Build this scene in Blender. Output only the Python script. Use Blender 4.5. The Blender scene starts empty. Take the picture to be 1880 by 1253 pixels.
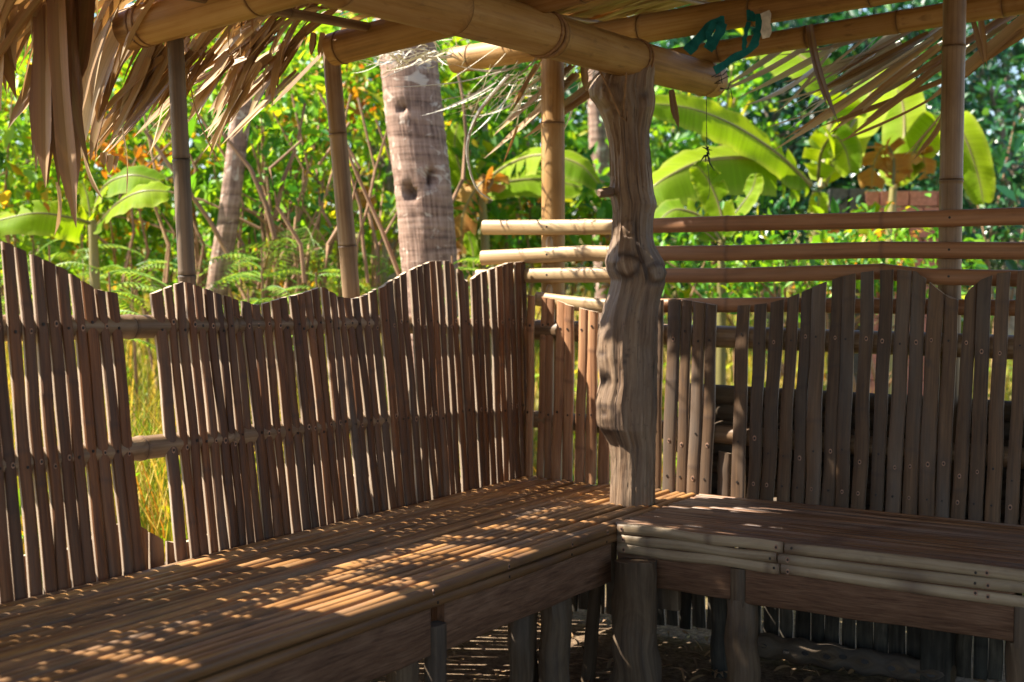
import bpy, math, random
import numpy as np
from mathutils import Vector, Matrix, noise as mnoise

# ------------------------------------------------------------------ camera, light, exposure
S = bpy.context.scene
COL = S.collection
F_PX, YAW, PITCH = 2397.05, 0.5714, 0.0507
CAM = Vector((2.6917, -4.2744, 1.23))
FW = Vector((-math.sin(YAW) * math.cos(PITCH), math.cos(YAW) * math.cos(PITCH), -math.sin(PITCH)))
RT = Vector((math.cos(YAW), math.sin(YAW), 0))
UP = RT.cross(FW)
cd = bpy.data.cameras.new("camera")
cam = bpy.data.objects.new("camera", cd)
COL.objects.link(cam)
cam.matrix_world = Matrix(((RT.x, UP.x, -FW.x, CAM.x), (RT.y, UP.y, -FW.y, CAM.y), (RT.z, UP.z, -FW.z, CAM.z), (0, 0, 0, 1)))
cd.sensor_width = 36.0
cd.lens = 36.0 * F_PX / 1880.0
cd.clip_start, cd.clip_end = 0.05, 600
cd.dof.use_dof = True
cd.dof.focus_distance = 3.95
cd.dof.aperture_fstop = 3.0
S.camera = cam

SUN_TO = Vector((-0.88, -0.475, 1.2)).normalized()
sd = bpy.data.lights.new("sun", 'SUN')
sd.energy = 5.0
sd.angle = math.radians(0.5)
sd.color = (1.0, 0.93, 0.81)
sun = bpy.data.objects.new("sun", sd)
COL.objects.link(sun)
sun.rotation_euler = SUN_TO.to_track_quat('Z', 'Y').to_euler()
sun.location = SUN_TO * 30
W = bpy.data.worlds.new("World")
S.world = W
W.use_nodes = True
wn = W.node_tree.nodes
sky = wn.new("ShaderNodeTexSky")
sky.sky_type = 'NISHITA'
sky.sun_disc = False
sky.sun_elevation = math.asin(SUN_TO.z)
sky.sun_rotation = math.atan2(SUN_TO.x, SUN_TO.y)
W.node_tree.links.new(sky.outputs[0], wn["Background"].inputs[0])
wn["Background"].inputs[1].default_value = 0.085
S.view_settings.view_transform = 'Standard'
S.view_settings.look = 'None'
S.view_settings.exposure = 2.0
S.view_settings.gamma = 1.0
S.cycles.max_bounces = 7
S.cycles.diffuse_bounces = 4
S.cycles.transmission_bounces = 4
S.cycles.sample_clamp_indirect = 6.0
S.cycles.use_denoising = True

R = random.Random(7)
NP = np.random.default_rng(11)


def lerp(a, b, t):
    return a + (b - a) * t


def ray(px, py):
    return FW + RT * ((px - 940) / F_PX) + UP * ((626.5 - py) / F_PX)


def U(px, py, d):
    return CAM + ray(px, py) * d


def H(px, py, ax, v):
    d = ray(px, py)
    return CAM + d * ((v - CAM[ax]) / d[ax])


def interp(pts, x):
    if x <= pts[0][0]:
        return pts[0][1]
    for (a, b), (c, d) in zip(pts, pts[1:]):
        if x <= c:
            return b + (d - b) * (x - a) / (c - a)
    return pts[-1][1]


# ------------------------------------------------------------------ materials
class Mat:
    def __init__(self, name):
        self.m = bpy.data.materials.new(name)
        self.m.use_nodes = True
        self.t = self.m.node_tree
        self.t.nodes.clear()

    def n(self, typ, props=None, **inp):
        nd = self.t.nodes.new(typ)
        for k, v in (props or {}).items():
            setattr(nd, k, v)
        for k, v in inp.items():
            key = int(k[1:]) if k[0] == 'i' and k[1:].isdigit() else k.replace('_', ' ')
            s = nd.inputs[key]
            if isinstance(v, bpy.types.NodeSocket):
                self.t.links.new(v, s)
            else:
                s.default_value = v
        return nd

    def math(self, op, a, b=0.0):
        return self.n("ShaderNodeMath", {'operation': op}, i0=a, i1=b).outputs[0]

    def ramp(self, fac, stops, interp='LINEAR'):
        nd = self.n("ShaderNodeValToRGB", None, i0=fac)
        cr = nd.color_ramp
        cr.interpolation = interp
        while len(cr.elements) < len(stops):
            cr.elements.new(0.5)
        for e, (p, c) in zip(cr.elements, stops):
            e.position = p
            e.color = (*c, 1) if len(c) == 3 else c
        return nd.outputs[0]

    def mix(self, f, a, b, blend='MIX'):
        nd = self.n("ShaderNodeMix", {'data_type': 'RGBA', 'blend_type': blend})
        for i, v in ((0, f), (6, a), (7, b)):
            if isinstance(v, bpy.types.NodeSocket):
                self.t.links.new(v, nd.inputs[i])
            else:
                nd.inputs[i].default_value = v if i == 0 else (*v[:3], 1)
        return nd.outputs[2]

    def rnd(self):
        a = self.n("ShaderNodeNewGeometry").outputs["Random Per Island"]
        b = self.n("ShaderNodeObjectInfo").outputs["Random"]
        return self.math('FRACT', self.math('ADD', a, self.math('MULTIPLY', b, 7.31)))

    def vec(self, src, scale, seed=None):
        nd = self.n("ShaderNodeMapping", None, Vector=src)
        nd.inputs["Scale"].default_value = scale
        if seed is not None:
            c = self.n("ShaderNodeCombineXYZ", None, X=self.math('MULTIPLY', seed, 57.0), Y=self.math('MULTIPLY', seed, 31.0), Z=self.math('MULTIPLY', seed, 13.0))
            self.t.links.new(c.outputs[0], nd.inputs["Location"])
        return nd.outputs[0]

    def noise(self, v, scale=1.0, detail=4.0, rough=0.55, dist=0.0):
        return self.n("ShaderNodeTexNoise", None, Vector=v, Scale=scale, Detail=detail, Roughness=rough, Distortion=dist).outputs[0]

    def out(self, shader):
        o = self.n("ShaderNodeOutputMaterial")
        self.t.links.new(shader, o.inputs[0])
        return self.m

    def bsdf(self, color, rough=0.6, bump=None, bstr=0.3, bdist=0.003, spec=0.4):
        b = self.n("ShaderNodeBsdfPrincipled", None, Base_Color=color if isinstance(color, bpy.types.NodeSocket) else (*color, 1), Roughness=rough)
        b.inputs["Specular IOR Level"].default_value = spec
        if bump is not None:
            bp = self.n("ShaderNodeBump", None, Strength=bstr, Distance=bdist, Height=bump)
            self.t.links.new(bp.outputs[0], b.inputs["Normal"])
        return b.outputs[0]


def fibre(name, dark, mid, light, node=(0.05, 0.03, 0.02), rough=0.5, streak=(110, 3.2), blotch=(12, 2.2), var=0.25, spec=0.35, bstr=0.35, grey=None, stain=0.0):
    """long-grained bamboo / wood: UV in metres, v along the grain"""
    m = Mat(name)
    uv = m.n("ShaderNodeUVMap").outputs[0]
    rd = m.rnd()
    st = m.noise(m.vec(uv, (streak[0], streak[1], 1), rd), 1, 5, 0.6, 0.15)
    bl = m.noise(m.vec(uv, (blotch[0], blotch[1], 1), rd), 1, 4, 0.6, 0.4)
    f = m.math('ADD', m.math('MULTIPLY', st, 0.62), m.math('MULTIPLY', bl, 0.45))
    c = m.ramp(f, [(0.36, dark), (0.53, mid), (0.70, light)])
    if grey:
        g = m.noise(m.vec(uv, (7, 1.4, 1), m.math('ADD', rd, 3.3)), 1, 4, 0.6)
        c = m.mix(m.ramp(g, [(0.45, (0, 0, 0)), (0.72, (0.75, 0.75, 0.75))]), c, grey)
    if stain:
        g = m.noise(m.vec(uv, (26, 9, 1), m.math('ADD', rd, 8.1)), 1, 3, 0.6, 0.5)
        c = m.mix(m.ramp(g, [(0.60, (0, 0, 0)), (0.74, (stain, stain, stain))]), c, node)
    at = m.n("ShaderNodeAttribute", {'attribute_name': 'node'}).outputs["Fac"]
    c = m.mix(at, c, node)
    hv = m.n("ShaderNodeHueSaturation", None, Value=m.math('ADD', 1 - var, m.math('MULTIPLY', rd, 2 * var)), Color=c)
    return m.out(m.bsdf(hv.outputs[0], rough, f, bstr, 0.004, spec))


M = {}
M['beam'] = fibre("bamboo_tan", (0.1726, 0.0849, 0.0261), (0.3145, 0.1716, 0.0569), (0.3976, 0.2500, 0.1074), node=(0.10, 0.05, 0.022), rough=0.55, var=0.1, streak=(60, 1.6), blotch=(9, 3.0), stain=0.55, bstr=0.6, spec=0.25)
M['post'] = fibre("bamboo_post", (0.0912, 0.0531, 0.0255), (0.1769, 0.1053, 0.0546), (0.2671, 0.1836, 0.1056), node=(0.08, 0.045, 0.025), rough=0.5, var=0.12, streak=(80, 1.4), stain=0.3, blotch=(10, 3))
M['post_grey'] = fibre("greyed_bamboo_post", (0.0570, 0.0378, 0.0238), (0.1187, 0.0798, 0.0504), (0.1995, 0.1386, 0.0910), node=(0.04, 0.028, 0.02), rough=0.5, var=0.1, streak=(80, 1.4), stain=0.3, blotch=(10, 3))
M['rail'] = fibre("bamboo_pale", (0.2176, 0.1266, 0.0578), (0.3383, 0.2227, 0.1088), (0.4020, 0.2949, 0.1649), node=(0.22, 0.12, 0.06), rough=0.45, var=0.1, streak=(70, 1.4), stain=0.15)
M['rail_shaded'] = fibre("bamboo_shaded", (0.1590, 0.0687, 0.0291), (0.2610, 0.1211, 0.0555), (0.3528, 0.1785, 0.0865), node=(0.10, 0.05, 0.03), rough=0.5, var=0.1, streak=(70, 1.4), stain=0.2)  # shaded copy of the pale rail: the shade is in the colour
M['picket'] = fibre("weathered_bamboo", (0.0530, 0.0182, 0.0058), (0.1147, 0.0407, 0.0118), (0.1842, 0.0729, 0.0235), node=(0.05, 0.028, 0.02), rough=0.6, var=0.36, streak=(130, 4), blotch=(22, 3.5), grey=(0.075, 0.055, 0.04), stain=0.6)
M['picket_grey'] = fibre("grey_weathered_bamboo", (0.0411, 0.0218, 0.0105), (0.0855, 0.0453, 0.0211), (0.1341, 0.0756, 0.0366), node=(0.05, 0.032, 0.025), rough=0.62, var=0.32, streak=(130, 4), blotch=(22, 3.5), grey=(0.085, 0.072, 0.06), stain=0.6)
M['picket_red'] = fibre("reddish_bamboo", (0.1502, 0.0650, 0.0296), (0.2814, 0.1348, 0.0629), (0.3938, 0.2163, 0.1088), node=(0.09, 0.045, 0.03), rough=0.55, var=0.2, streak=(130, 4), blotch=(22, 3.5), stain=0.4)
M['cut'] = fibre("cut_bamboo_edge", (0.256, 0.176, 0.112), (0.384, 0.288, 0.200), (0.496, 0.400, 0.304), node=(0.3, 0.2, 0.12), rough=0.7, var=0.1)
M['seat'] = fibre("worn_bamboo_seat", (0.1418, 0.0592, 0.0163), (0.2919, 0.1387, 0.0444), (0.4305, 0.2289, 0.0836), node=(0.08, 0.04, 0.02), rough=0.45, var=0.3, streak=(120, 2.2), blotch=(20, 2.5), grey=(0.13, 0.11, 0.09), stain=0.4, spec=0.4)
M['seat2'] = fibre("dark_bamboo_seat", (0.0800, 0.0351, 0.0164), (0.1600, 0.0760, 0.0343), (0.2540, 0.1330, 0.0624), node=(0.06, 0.03, 0.018), rough=0.4, var=0.35, streak=(120, 2.2), blotch=(20, 2.5), grey=(0.17, 0.14, 0.12), stain=0.4, spec=0.45)
M['trim'] = fibre("greyed_bamboo_trim", (0.1423, 0.0956, 0.0509), (0.2279, 0.1660, 0.0988), (0.3136, 0.2446, 0.1537), node=(0.08, 0.045, 0.03), rough=0.5, var=0.15, streak=(90, 1.5), stain=0.35, blotch=(14, 4))
M['trim_brown'] = fibre("brown_bamboo_trim", (0.0760, 0.0361, 0.0133), (0.1380, 0.0684, 0.0265), (0.2070, 0.1111, 0.0460), node=(0.08, 0.045, 0.03), rough=0.45, var=0.15, streak=(90, 1.5), stain=0.35)
M['board'] = fibre("rough_coconut_board", (0.0589, 0.0291, 0.0159), (0.1212, 0.0622, 0.0340), (0.1776, 0.1003, 0.0589), node=(0.05, 0.03, 0.02), rough=0.8, var=0.1, streak=(170, 11), blotch=(30, 8), bstr=0.7, spec=0.2)
M['log'] = fibre("old_log", (0.0408, 0.0258, 0.0152), (0.0875, 0.0581, 0.0345), (0.1411, 0.0977, 0.0597), node=(0.04, 0.025, 0.02), rough=0.8, var=0.15, streak=(60, 3), blotch=(14, 5), grey=(0.09, 0.085, 0.08), bstr=0.8, spec=0.15)
M['log_dark'] = fibre("dark_wood", (0.0203, 0.0167, 0.0125), (0.0510, 0.0422, 0.0315), (0.1043, 0.0862, 0.0630), node=(0.02, 0.02, 0.02), rough=0.8, var=0.3, streak=(70, 5), blotch=(30, 9), grey=(0.045, 0.045, 0.038), bstr=0.6, spec=0.15)  # darker wood for the skirting and rear parts under the benches
M['drift'] = fibre("driftwood", (0.071, 0.038, 0.020), (0.157, 0.095, 0.057), (0.236, 0.157, 0.103), node=(0.06, 0.032, 0.02), rough=0.6, var=0.0, streak=(42, 2.6), blotch=(11, 4), grey=(0.14, 0.12, 0.105), bstr=0.8, spec=0.3, stain=0.3)


def drift_mat():
    m = Mat("driftwood")
    uv = m.n("ShaderNodeUVMap").outputs[0]
    st = m.noise(m.vec(uv, (48, 2.4, 1)), 1, 6, 0.62, 0.5)
    fine = m.noise(m.vec(uv, (150, 7, 1)), 1, 5, 0.6, 0.3)
    bl = m.noise(m.vec(uv, (9, 4.5, 1)), 1, 4, 0.6, 0.6)
    f = m.math('ADD', m.math('MULTIPLY', st, 0.5), m.math('ADD', m.math('MULTIPLY', fine, 0.28), m.math('MULTIPLY', bl, 0.25)))
    c = m.ramp(f, [(0.36, (0.05, 0.026, 0.014)), (0.46, (0.125, 0.072, 0.040)), (0.56, (0.20, 0.128, 0.076)), (0.70, (0.33, 0.24, 0.155))])
    g = m.noise(m.vec(uv, (6, 2.4, 1)), 1, 4, 0.6, 0.7)
    c = m.mix(m.ramp(g, [(0.44, (0, 0, 0)), (0.66, (0.65, 0.65, 0.65))]), c, m.mix(0.5, c, (0.20, 0.172, 0.14)))
    ck = m.noise(m.vec(uv, (34, 1.5, 1)), 1, 3, 0.55, 1.2)
    cr = m.ramp(ck, [(0.30, (1, 1, 1)), (0.345, (0, 0, 0))])
    sp = m.noise(m.vec(uv, (70, 45, 1)), 1, 5, 0.7, 0.6)
    c = m.mix(m.ramp(sp, [(0.33, (0.75, 0.75, 0.75)), (0.42, (0, 0, 0))]), c, (0.09, 0.055, 0.035))
    c = m.mix(cr, c, (0.045, 0.026, 0.017))
    at = m.n("ShaderNodeAttribute", {'attribute_name': 'node'}).outputs["Fac"]
    c = m.mix(at, c, (0.045, 0.025, 0.016))
    h = m.math('SUBTRACT', f, m.math('MULTIPLY', cr, 0.6))
    return m.out(m.bsdf(c, 0.6, h, 0.9, 0.007, 0.35))


M['drift'] = drift_mat()
M['palm'] = None


def plain(name, col, rough=0.6, spec=0.3, metal=0.0):
    m = Mat(name)
    v = m.n("ShaderNodeTexCoord").outputs["Object"]
    c = m.ramp(m.noise(v, 40, 4), [(0.3, tuple(x * 0.7 for x in col)), (0.7, tuple(min(1, x * 1.25) for x in col))])
    return m.out(m.bsdf(c, rough, m.noise(v, 90, 3), 0.2, 0.002, spec))


M['nail'] = plain("rusty_nail", (0.022, 0.016, 0.013), 0.5)
M['halo'] = plain("worn_nail_ring", (0.30, 0.17, 0.11), 0.7)
M['rope'] = plain("old_twine", (0.24, 0.14, 0.075), 0.9, 0.1)
M['teal'] = plain("teal_cloth", (0.012, 0.15, 0.15), 0.8, 0.15)
M['white'] = plain("white_plastic", (0.55, 0.52, 0.45), 0.5)
M['black'] = plain("black_thread", (0.012, 0.011, 0.012), 0.6)


def leafmat(name, stops, trans=0.4, rough=0.45, spec=0.4, veins=None, brown=None, tcol=None):
    m = Mat(name)
    rd = m.rnd()
    c = m.ramp(rd, stops)
    uv = m.n("ShaderNodeUVMap").outputs[0]
    if veins:
        w = m.noise(m.vec(uv, (veins[0], veins[1], 1), rd), 1, 3, 0.6)
        c = m.mix(m.ramp(w, [(0.3, (0, 0, 0)), (0.7, (0.55, 0.55, 0.55))]), c, m.mix(1.0, c, (0.45, 0.45, 0.45), 'MULTIPLY'))
    if brown:
        g = m.noise(m.vec(uv, (5, 5, 1), rd), 1, 4, 0.65)
        c = m.mix(m.ramp(g, [(0.60, (0, 0, 0)), (0.70, (1, 1, 1))]), c, brown)
    at = m.n("ShaderNodeAttribute", {'attribute_name': 'node'}).outputs["Fac"]
    c = m.mix(at, c, m.mix(0.5, c, (0.45, 0.42, 0.12)))
    tc = m.mix(1.0, c, tcol or (1.5, 1.35, 0.5), 'MULTIPLY')
    b = m.bsdf(c, rough, None, spec=spec)
    t = m.n("ShaderNodeBsdfTranslucent", None, Color=tc).outputs[0]
    mx = m.n("ShaderNodeMixShader", None, i0=trans, i1=b, i2=t).outputs[0]
    return m.out(mx)


M['dry'] = leafmat("dried_palm_leaf", [(0.0, (0.23, 0.125, 0.06)), (0.35, (0.39, 0.23, 0.115)), (0.7, (0.48, 0.33, 0.185)), (1.0, (0.58, 0.47, 0.33))], 0.22, 0.55, 0.35, veins=(260, 1.2), tcol=(1.1, 0.8, 0.45))
M['dry_dark'] = leafmat("old_palm_leaf", [(0.0, (0.17, 0.08, 0.042)), (0.5, (0.26, 0.14, 0.075)), (1.0, (0.36, 0.21, 0.12))], 0.12, 0.5, 0.35, veins=(200, 1.0), tcol=(1.1, 0.8, 0.45))
M['dry_sunlit'] = leafmat("sunlit_palm_leaf", [(0.0, (0.42, 0.34, 0.24)), (0.5, (0.55, 0.50, 0.40)), (1.0, (0.66, 0.64, 0.56))], 0.1, 0.4, 0.5, veins=(200, 1.0), tcol=(1, .9, .7))  # near-white tone paints sun highlights into the leaf colour
M['leaf_lime'] = leafmat("lime_leaf", [(0.0, (0.04, 0.13, 0.018)), (0.35, (0.12, 0.27, 0.018)), (0.78, (0.25, 0.40, 0.025)), (0.92, (0.42, 0.40, 0.03)), (1.0, (0.52, 0.21, 0.03))], 0.5, 0.42, 0.35)
M['leaf_mid'] = leafmat("mid_green_leaf", [(0.0, (0.03, 0.13, 0.025)), (0.5, (0.10, 0.26, 0.022)), (0.85, (0.21, 0.37, 0.02)), (1.0, (0.42, 0.37, 0.02))], 0.45, 0.4, 0.3)
M['leaf_shade'] = leafmat("shade_green_leaf", [(0.0, (0.008, 0.045, 0.022)), (0.5, (0.018, 0.085, 0.035)), (0.9, (0.04, 0.14, 0.04)), (1.0, (0.13, 0.20, 0.03))], 0.3, 0.3, 0.5, tcol=(1.1, 1.4, .6))  # darker palette: shade of the background woods put into the leaf colour
M['leaf_rust'] = leafmat("rusty_leaf", [(0.0, (0.30, 0.10, 0.015)), (0.5, (0.42, 0.19, 0.02)), (1.0, (0.50, 0.32, 0.03))], 0.4, tcol=(1.4, 1.0, .4))
M['fern'] = leafmat("feathery_green", [(0.0, (0.07, 0.18, 0.025)), (0.5, (0.14, 0.28, 0.03)), (1.0, (0.28, 0.38, 0.05))], 0.4)
M['banana'] = leafmat("banana_leaf", [(0.0, (0.11, 0.22, 0.006)), (0.5, (0.20, 0.33, 0.008)), (1.0, (0.32, 0.43, 0.010))], 0.55, 0.6, 0.1, veins=(75, 1.5))
M['banana_dry'] = leafmat("withered_banana_leaf", [(0.0, (0.36, 0.15, 0.03)), (1.0, (0.48, 0.26, 0.05))], 0.45, 0.6, 0.2, veins=(75, 1.5), tcol=(1.3, 0.9, 0.4))
M['stem_green'] = fibre("banana_stem", (0.0750, 0.0806, 0.0210), (0.1800, 0.1488, 0.0490), (0.2850, 0.2108, 0.0910), node=(0.2, 0.1, 0.04), streak=(30, 1.2))
M['grass'] = leafmat("dry_meadow_grass", [(0.0, (0.10, 0.17, 0.015)), (0.35, (0.24, 0.26, 0.03)), (0.65, (0.42, 0.32, 0.07)), (0.9, (0.55, 0.40, 0.13)), (1.0, (0.48, 0.20, 0.03))], 0.35, 0.6, 0.2)
M['twig'] = fibre("shrub_stem", (0.12, 0.06, 0.03), (0.24, 0.13, 0.07), (0.36, 0.22, 0.13), streak=(50, 4), rough=0.8)
M['bark'] = fibre("grey_bark", (0.10, 0.075, 0.055), (0.24, 0.185, 0.14), (0.42, 0.34, 0.27), streak=(18, 14), blotch=(6, 5), rough=0.85, var=0.15, bstr=0.9)
M['blocks'] = plain("grey_block", (0.10, 0.095, 0.09), 0.9)
M['brick'] = plain("pink_brick", (0.42, 0.17, 0.13), 0.85)


def palm_trunk_mat():
    m = Mat("coconut_bark")
    uv = m.n("ShaderNodeUVMap").outputs[0]
    crack = m.noise(m.vec(uv, (70, 5, 1)), 1, 4, 0.6, 0.3)
    ring = m.noise(m.vec(uv, (2.0, 26, 1)), 1, 4, 0.6, 0.4)
    f = m.math('ADD', m.math('MULTIPLY', crack, 0.5), m.math('MULTIPLY', ring, 0.5))
    c = m.ramp(f, [(0.36, (0.075, 0.045, 0.034)), (0.5, (0.24, 0.15, 0.11)), (0.66, (0.38, 0.27, 0.21))])
    g = m.noise(m.vec(uv, (9, 12, 1)), 1, 4, 0.6, 0.8)
    c = m.mix(m.ramp(g, [(0.58, (0, 0, 0)), (0.62, (0.85, 0.85, 0.85))]), c, (0.46, 0.38, 0.31))
    at = m.n("ShaderNodeAttribute", {'attribute_name': 'node'}).outputs["Fac"]
    c = m.mix(at, c, (0.05, 0.033, 0.026))
    return m.out(m.bsdf(c, 0.85, f, 0.9, 0.012, 0.15))


M['palm'] = palm_trunk_mat()


def ground_mat():
    m = Mat("leaf_strewn_soil")
    v = m.n("ShaderNodeTexCoord").outputs["Object"]
    a = m.noise(v, 3.0, 6, 0.65)
    b = m.noise(v, 45.0, 5, 0.7)
    c = m.ramp(b, [(0.3, (0.05, 0.033, 0.022)), (0.5, (0.13, 0.088, 0.055)), (0.72, (0.27, 0.195, 0.12))])
    far = m.ramp(m.noise(v, 0.9, 5, 0.65), [(0.38, (0.10, 0.14, 0.02)), (0.5, (0.25, 0.22, 0.06)), (0.62, (0.34, 0.22, 0.09))])
    y = m.n("ShaderNodeSeparateXYZ", None, Vector=v)
    outd = m.math('MAXIMUM', m.math('MULTIPLY', y.outputs[0], -1.0), y.outputs[1])
    k = m.ramp(m.math('MULTIPLY', m.math('ADD', outd, a), 0.3), [(0.25, (0, 0, 0)), (0.55, (1, 1, 1))])
    c = m.mix(k, c, m.mix(0.35, far, c))
    return m.out(m.bsdf(c, 0.95, m.math('ADD', a, b), 0.6, 0.02, 0.1))


M['ground'] = ground_mat()


# ------------------------------------------------------------------ mesh helpers
class MB:
    def __init__(self):
        self.v, self.f, self.uv, self.mi, self.nd = [], [], [], [], []

    def vert(self, p, uv=(0, 0), nd=0.0):
        self.v.append((p[0], p[1], p[2]))
        self.uv.append(uv)
        self.nd.append(nd)
        return len(self.v) - 1

    def face(self, ids, mi=0):
        self.f.append(tuple(ids))
        self.mi.append(mi)

    def rings(self, rings, uvs, nds=None, closed=True, caps=True, mi=0, side_mi=None, cap_mi=None):
        """rings: list of lists of points; uvs same; joins consecutive rings"""
        base = []
        n = len(rings[0])
        for i, rg in enumerate(rings):
            base.append([self.vert(p, uvs[i][j], nds[i] if nds and not isinstance(nds[i], (list, tuple)) else (nds[i][j] if nds else 0.0)) for j, p in enumerate(rg)])
        m = n if closed else n - 1
        for a, b in zip(base, base[1:]):
            for j in range(m):
                k = (j + 1) % n
                self.face((a[j], a[k], b[k], b[j]), side_mi[j] if side_mi else mi)
        if caps and closed:
            cm = mi if cap_mi is None else cap_mi
            for rg, uvr, rev in ((rings[0], uvs[0], True), (rings[-1], uvs[-1], False)):
                ids = [self.vert(p, (uvr[j][0] * 0.3, uvr[j][1] + 0.02 * j)) for j, p in enumerate(rg)]
                self.face(ids[::-1] if rev else ids, cm)

    def build(self, name, mats, parent=None, smooth=True):
        me = bpy.data.meshes.new(name)
        me.from_pydata(self.v, [], self.f)
        for mt in (mats if isinstance(mats, (list, tuple)) else [mats]):
            me.materials.append(mt)
        nl = len(me.loops)
        li = np.empty(nl, dtype=np.int32)
        me.loops.foreach_get("vertex_index", li)
        ul = me.uv_layers.new(name="UVMap")
        uva = np.array(self.uv, dtype=np.float32)[li]
        ul.data.foreach_set("uv", uva.ravel())
        at = me.attributes.new("node", 'FLOAT', 'POINT')
        at.data.foreach_set("value", np.array(self.nd, dtype=np.float32))
        me.polygons.foreach_set("material_index", np.array(self.mi, dtype=np.int32))
        if smooth:
            me.polygons.foreach_set("use_smooth", np.ones(len(self.f), dtype=bool))
        me.update()
        if smooth:
            me.set_sharp_from_angle(angle=math.radians(50))
        o = bpy.data.objects.new(name, me)
        COL.objects.link(o)
        if parent:
            o.parent = parent
        return o


def tag(o, label=None, cat=None, group=None, kind=None):
    if kind is None and cat:
        kind = 'thing'
    if label:
        o["label"] = label
    if cat:
        o["category"] = cat
    if group:
        o["group"] = group
    if kind:
        o["kind"] = kind
    return o


def thing(name, label, cat, loc=(0, 0, 0), group=None):
    o = bpy.data.objects.new(name, None)
    o.empty_display_size = 0.1
    COL.objects.link(o)
    o.location = loc
    bpy.context.view_layer.update()
    return tag(o, label, cat, group)


def adopt(o, parent):
    """parent keeping the world-space mesh coordinates"""
    o.parent = parent
    o.matrix_parent_inverse = Matrix.Translation(parent.location).inverted()
    return o


def frame(t, ref):
    t = t.normalized()
    s = t.cross(ref)
    if s.length < 1e-4:
        s = t.cross(Vector((1, 0, 0)))
    s.normalize()
    return t, s, s.cross(t)


def tube(mb, pts, radii, seg=10, mi=0, nds=None, flat=1.0, ref=Vector((0.13, 0.21, 0.97)), jag=0.0, cap_mi=None):
    rings, uvs = [], []
    L = 0
    off = R.random() * 9
    n = len(pts)
    for i, p in enumerate(pts):
        t = (pts[min(i + 1, n - 1)] - pts[max(i - 1, 0)])
        t, s, b = frame(t, ref)
        if i:
            L += (p - pts[i - 1]).length
        r = radii[i] if isinstance(radii, (list, tuple)) else radii
        rings.append([p + s * (r * math.cos(2 * math.pi * j / seg)) * (1 + jag * mnoise.noise(p * 9 + Vector((j, 0, 0)))) + b * (r * flat * math.sin(2 * math.pi * j / seg)) * (1 + jag * mnoise.noise(p * 9 + Vector((j, 5, 0)))) for j in range(seg)])
        uvs.append([(off + abs((j / seg) * 2 - 1) * math.pi * max(r, 0.01), off + L) for j in range(seg)])
    mb.rings(rings, uvs, nds, cap_mi=cap_mi, mi=mi)


def bamboo(mb, p0, p1, r0, r1, nodes, bend=0.0, seg=20, bend_dir=None, ridge=1.07):
    """pole with node ridges; nodes: positions along it in metres"""
    L = (p1 - p0).length
    st = set([0.0, L])
    x = 0.0
    while x < L:
        st.add(x)
        x += 0.09
    mk = {}
    for nd in nodes:
        if 0.02 < nd < L - 0.02:
            for d, k, a in ((-0.016, 1.0, 0), (-0.006, ridge, 0.25), (-0.002, ridge * 1.005, 0.5), (0.001, 0.985, 0.95), (0.004, ridge * 0.985, 0.4), (0.015, 1.0, 0.0)):
                st.add(nd + d)
                mk[nd + d] = (k, a)
    st = sorted(s for s in st if 0 <= s <= L)
    bd = bend_dir or Vector((0, 0, 1))
    sd_ = R.random() * 50
    pts, rad, nds = [], [], []
    for s in st:
        t = s / L
        w = Vector((mnoise.noise(Vector((sd_, s * 1.3, 0))), mnoise.noise(Vector((sd_ + 9, s * 1.3, 0))), mnoise.noise(Vector((sd_ + 17, s * 1.3, 0))))) * (0.05 * r0)
        pts.append(p0.lerp(p1, t) + bd * (bend * 4 * t * (1 - t)) + w)
        k, a = mk.get(s, (1.0, 0.0))
        rad.append(lerp(r0, r1, t) * k)
        nds.append(a)
    tube(mb, pts, rad, seg, nds=nds, ref=Vector((0.31, -0.2, 0.9)) if abs((p1 - p0).normalized().z) < 0.8 else Vector((0.9, 0.3, 0.1)), cap_mi=1)


def node_list(L, first=0.15, gap=0.33):
    out, x = [], first
    while x < L:
        out.append(x)
        x += gap * R.uniform(0.85, 1.15)
    return out


def leaflet(mb, p0, p1, width, sag=0.0, sagdir=None, roll=0.0, fold=0.25, nseg=8, mi=0, taper=0.75, facing=None, base_w=0.5, curl=0.0):
    """a dried, folded palm leaflet from p0 to p1"""
    n = nseg
    sdv = sagdir if sagdir is not None else Vector((0, 0, -1))
    ref = facing if facing is not None else Vector((R.uniform(-1, 1), R.uniform(-1, 1), R.uniform(-0.3, 1)))
    L = (p1 - p0).length
    off = R.random() * 20
    pts = [p0.lerp(p1, i / n) + sdv * (sag * 4 * (i / n) * (1 - i / n)) for i in range(n + 1)]
    rings, uvs, nds = [], [], []
    for i, p in enumerate(pts):
        t, s, b = frame(pts[min(i + 1, n)] - pts[max(i - 1, 0)], ref)
        u = i / n
        a = roll + curl * u
        s2 = s * math.cos(a) + b * math.sin(a)
        b2 = b * math.cos(a) - s * math.sin(a)
        w = width * 0.5 * min(1.0, base_w + u * 3) * (1.0 if u < taper else max(0.03, 1 - (u - taper) / (1 - taper)))
        w *= 1 + 0.12 * mnoise.noise(Vector((off, u * 5, 0)))
        rings.append([p - s2 * w + b2 * (w * fold), p, p + s2 * w + b2 * (w * fold)])
        uvs.append([(off - w, off + u * L), (off, off + u * L), (off + w, off + u * L)])
        nds.append([0.0, 0.35, 0.0])
    mb.rings(rings, uvs, nds, closed=False, caps=False, mi=mi)


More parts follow.
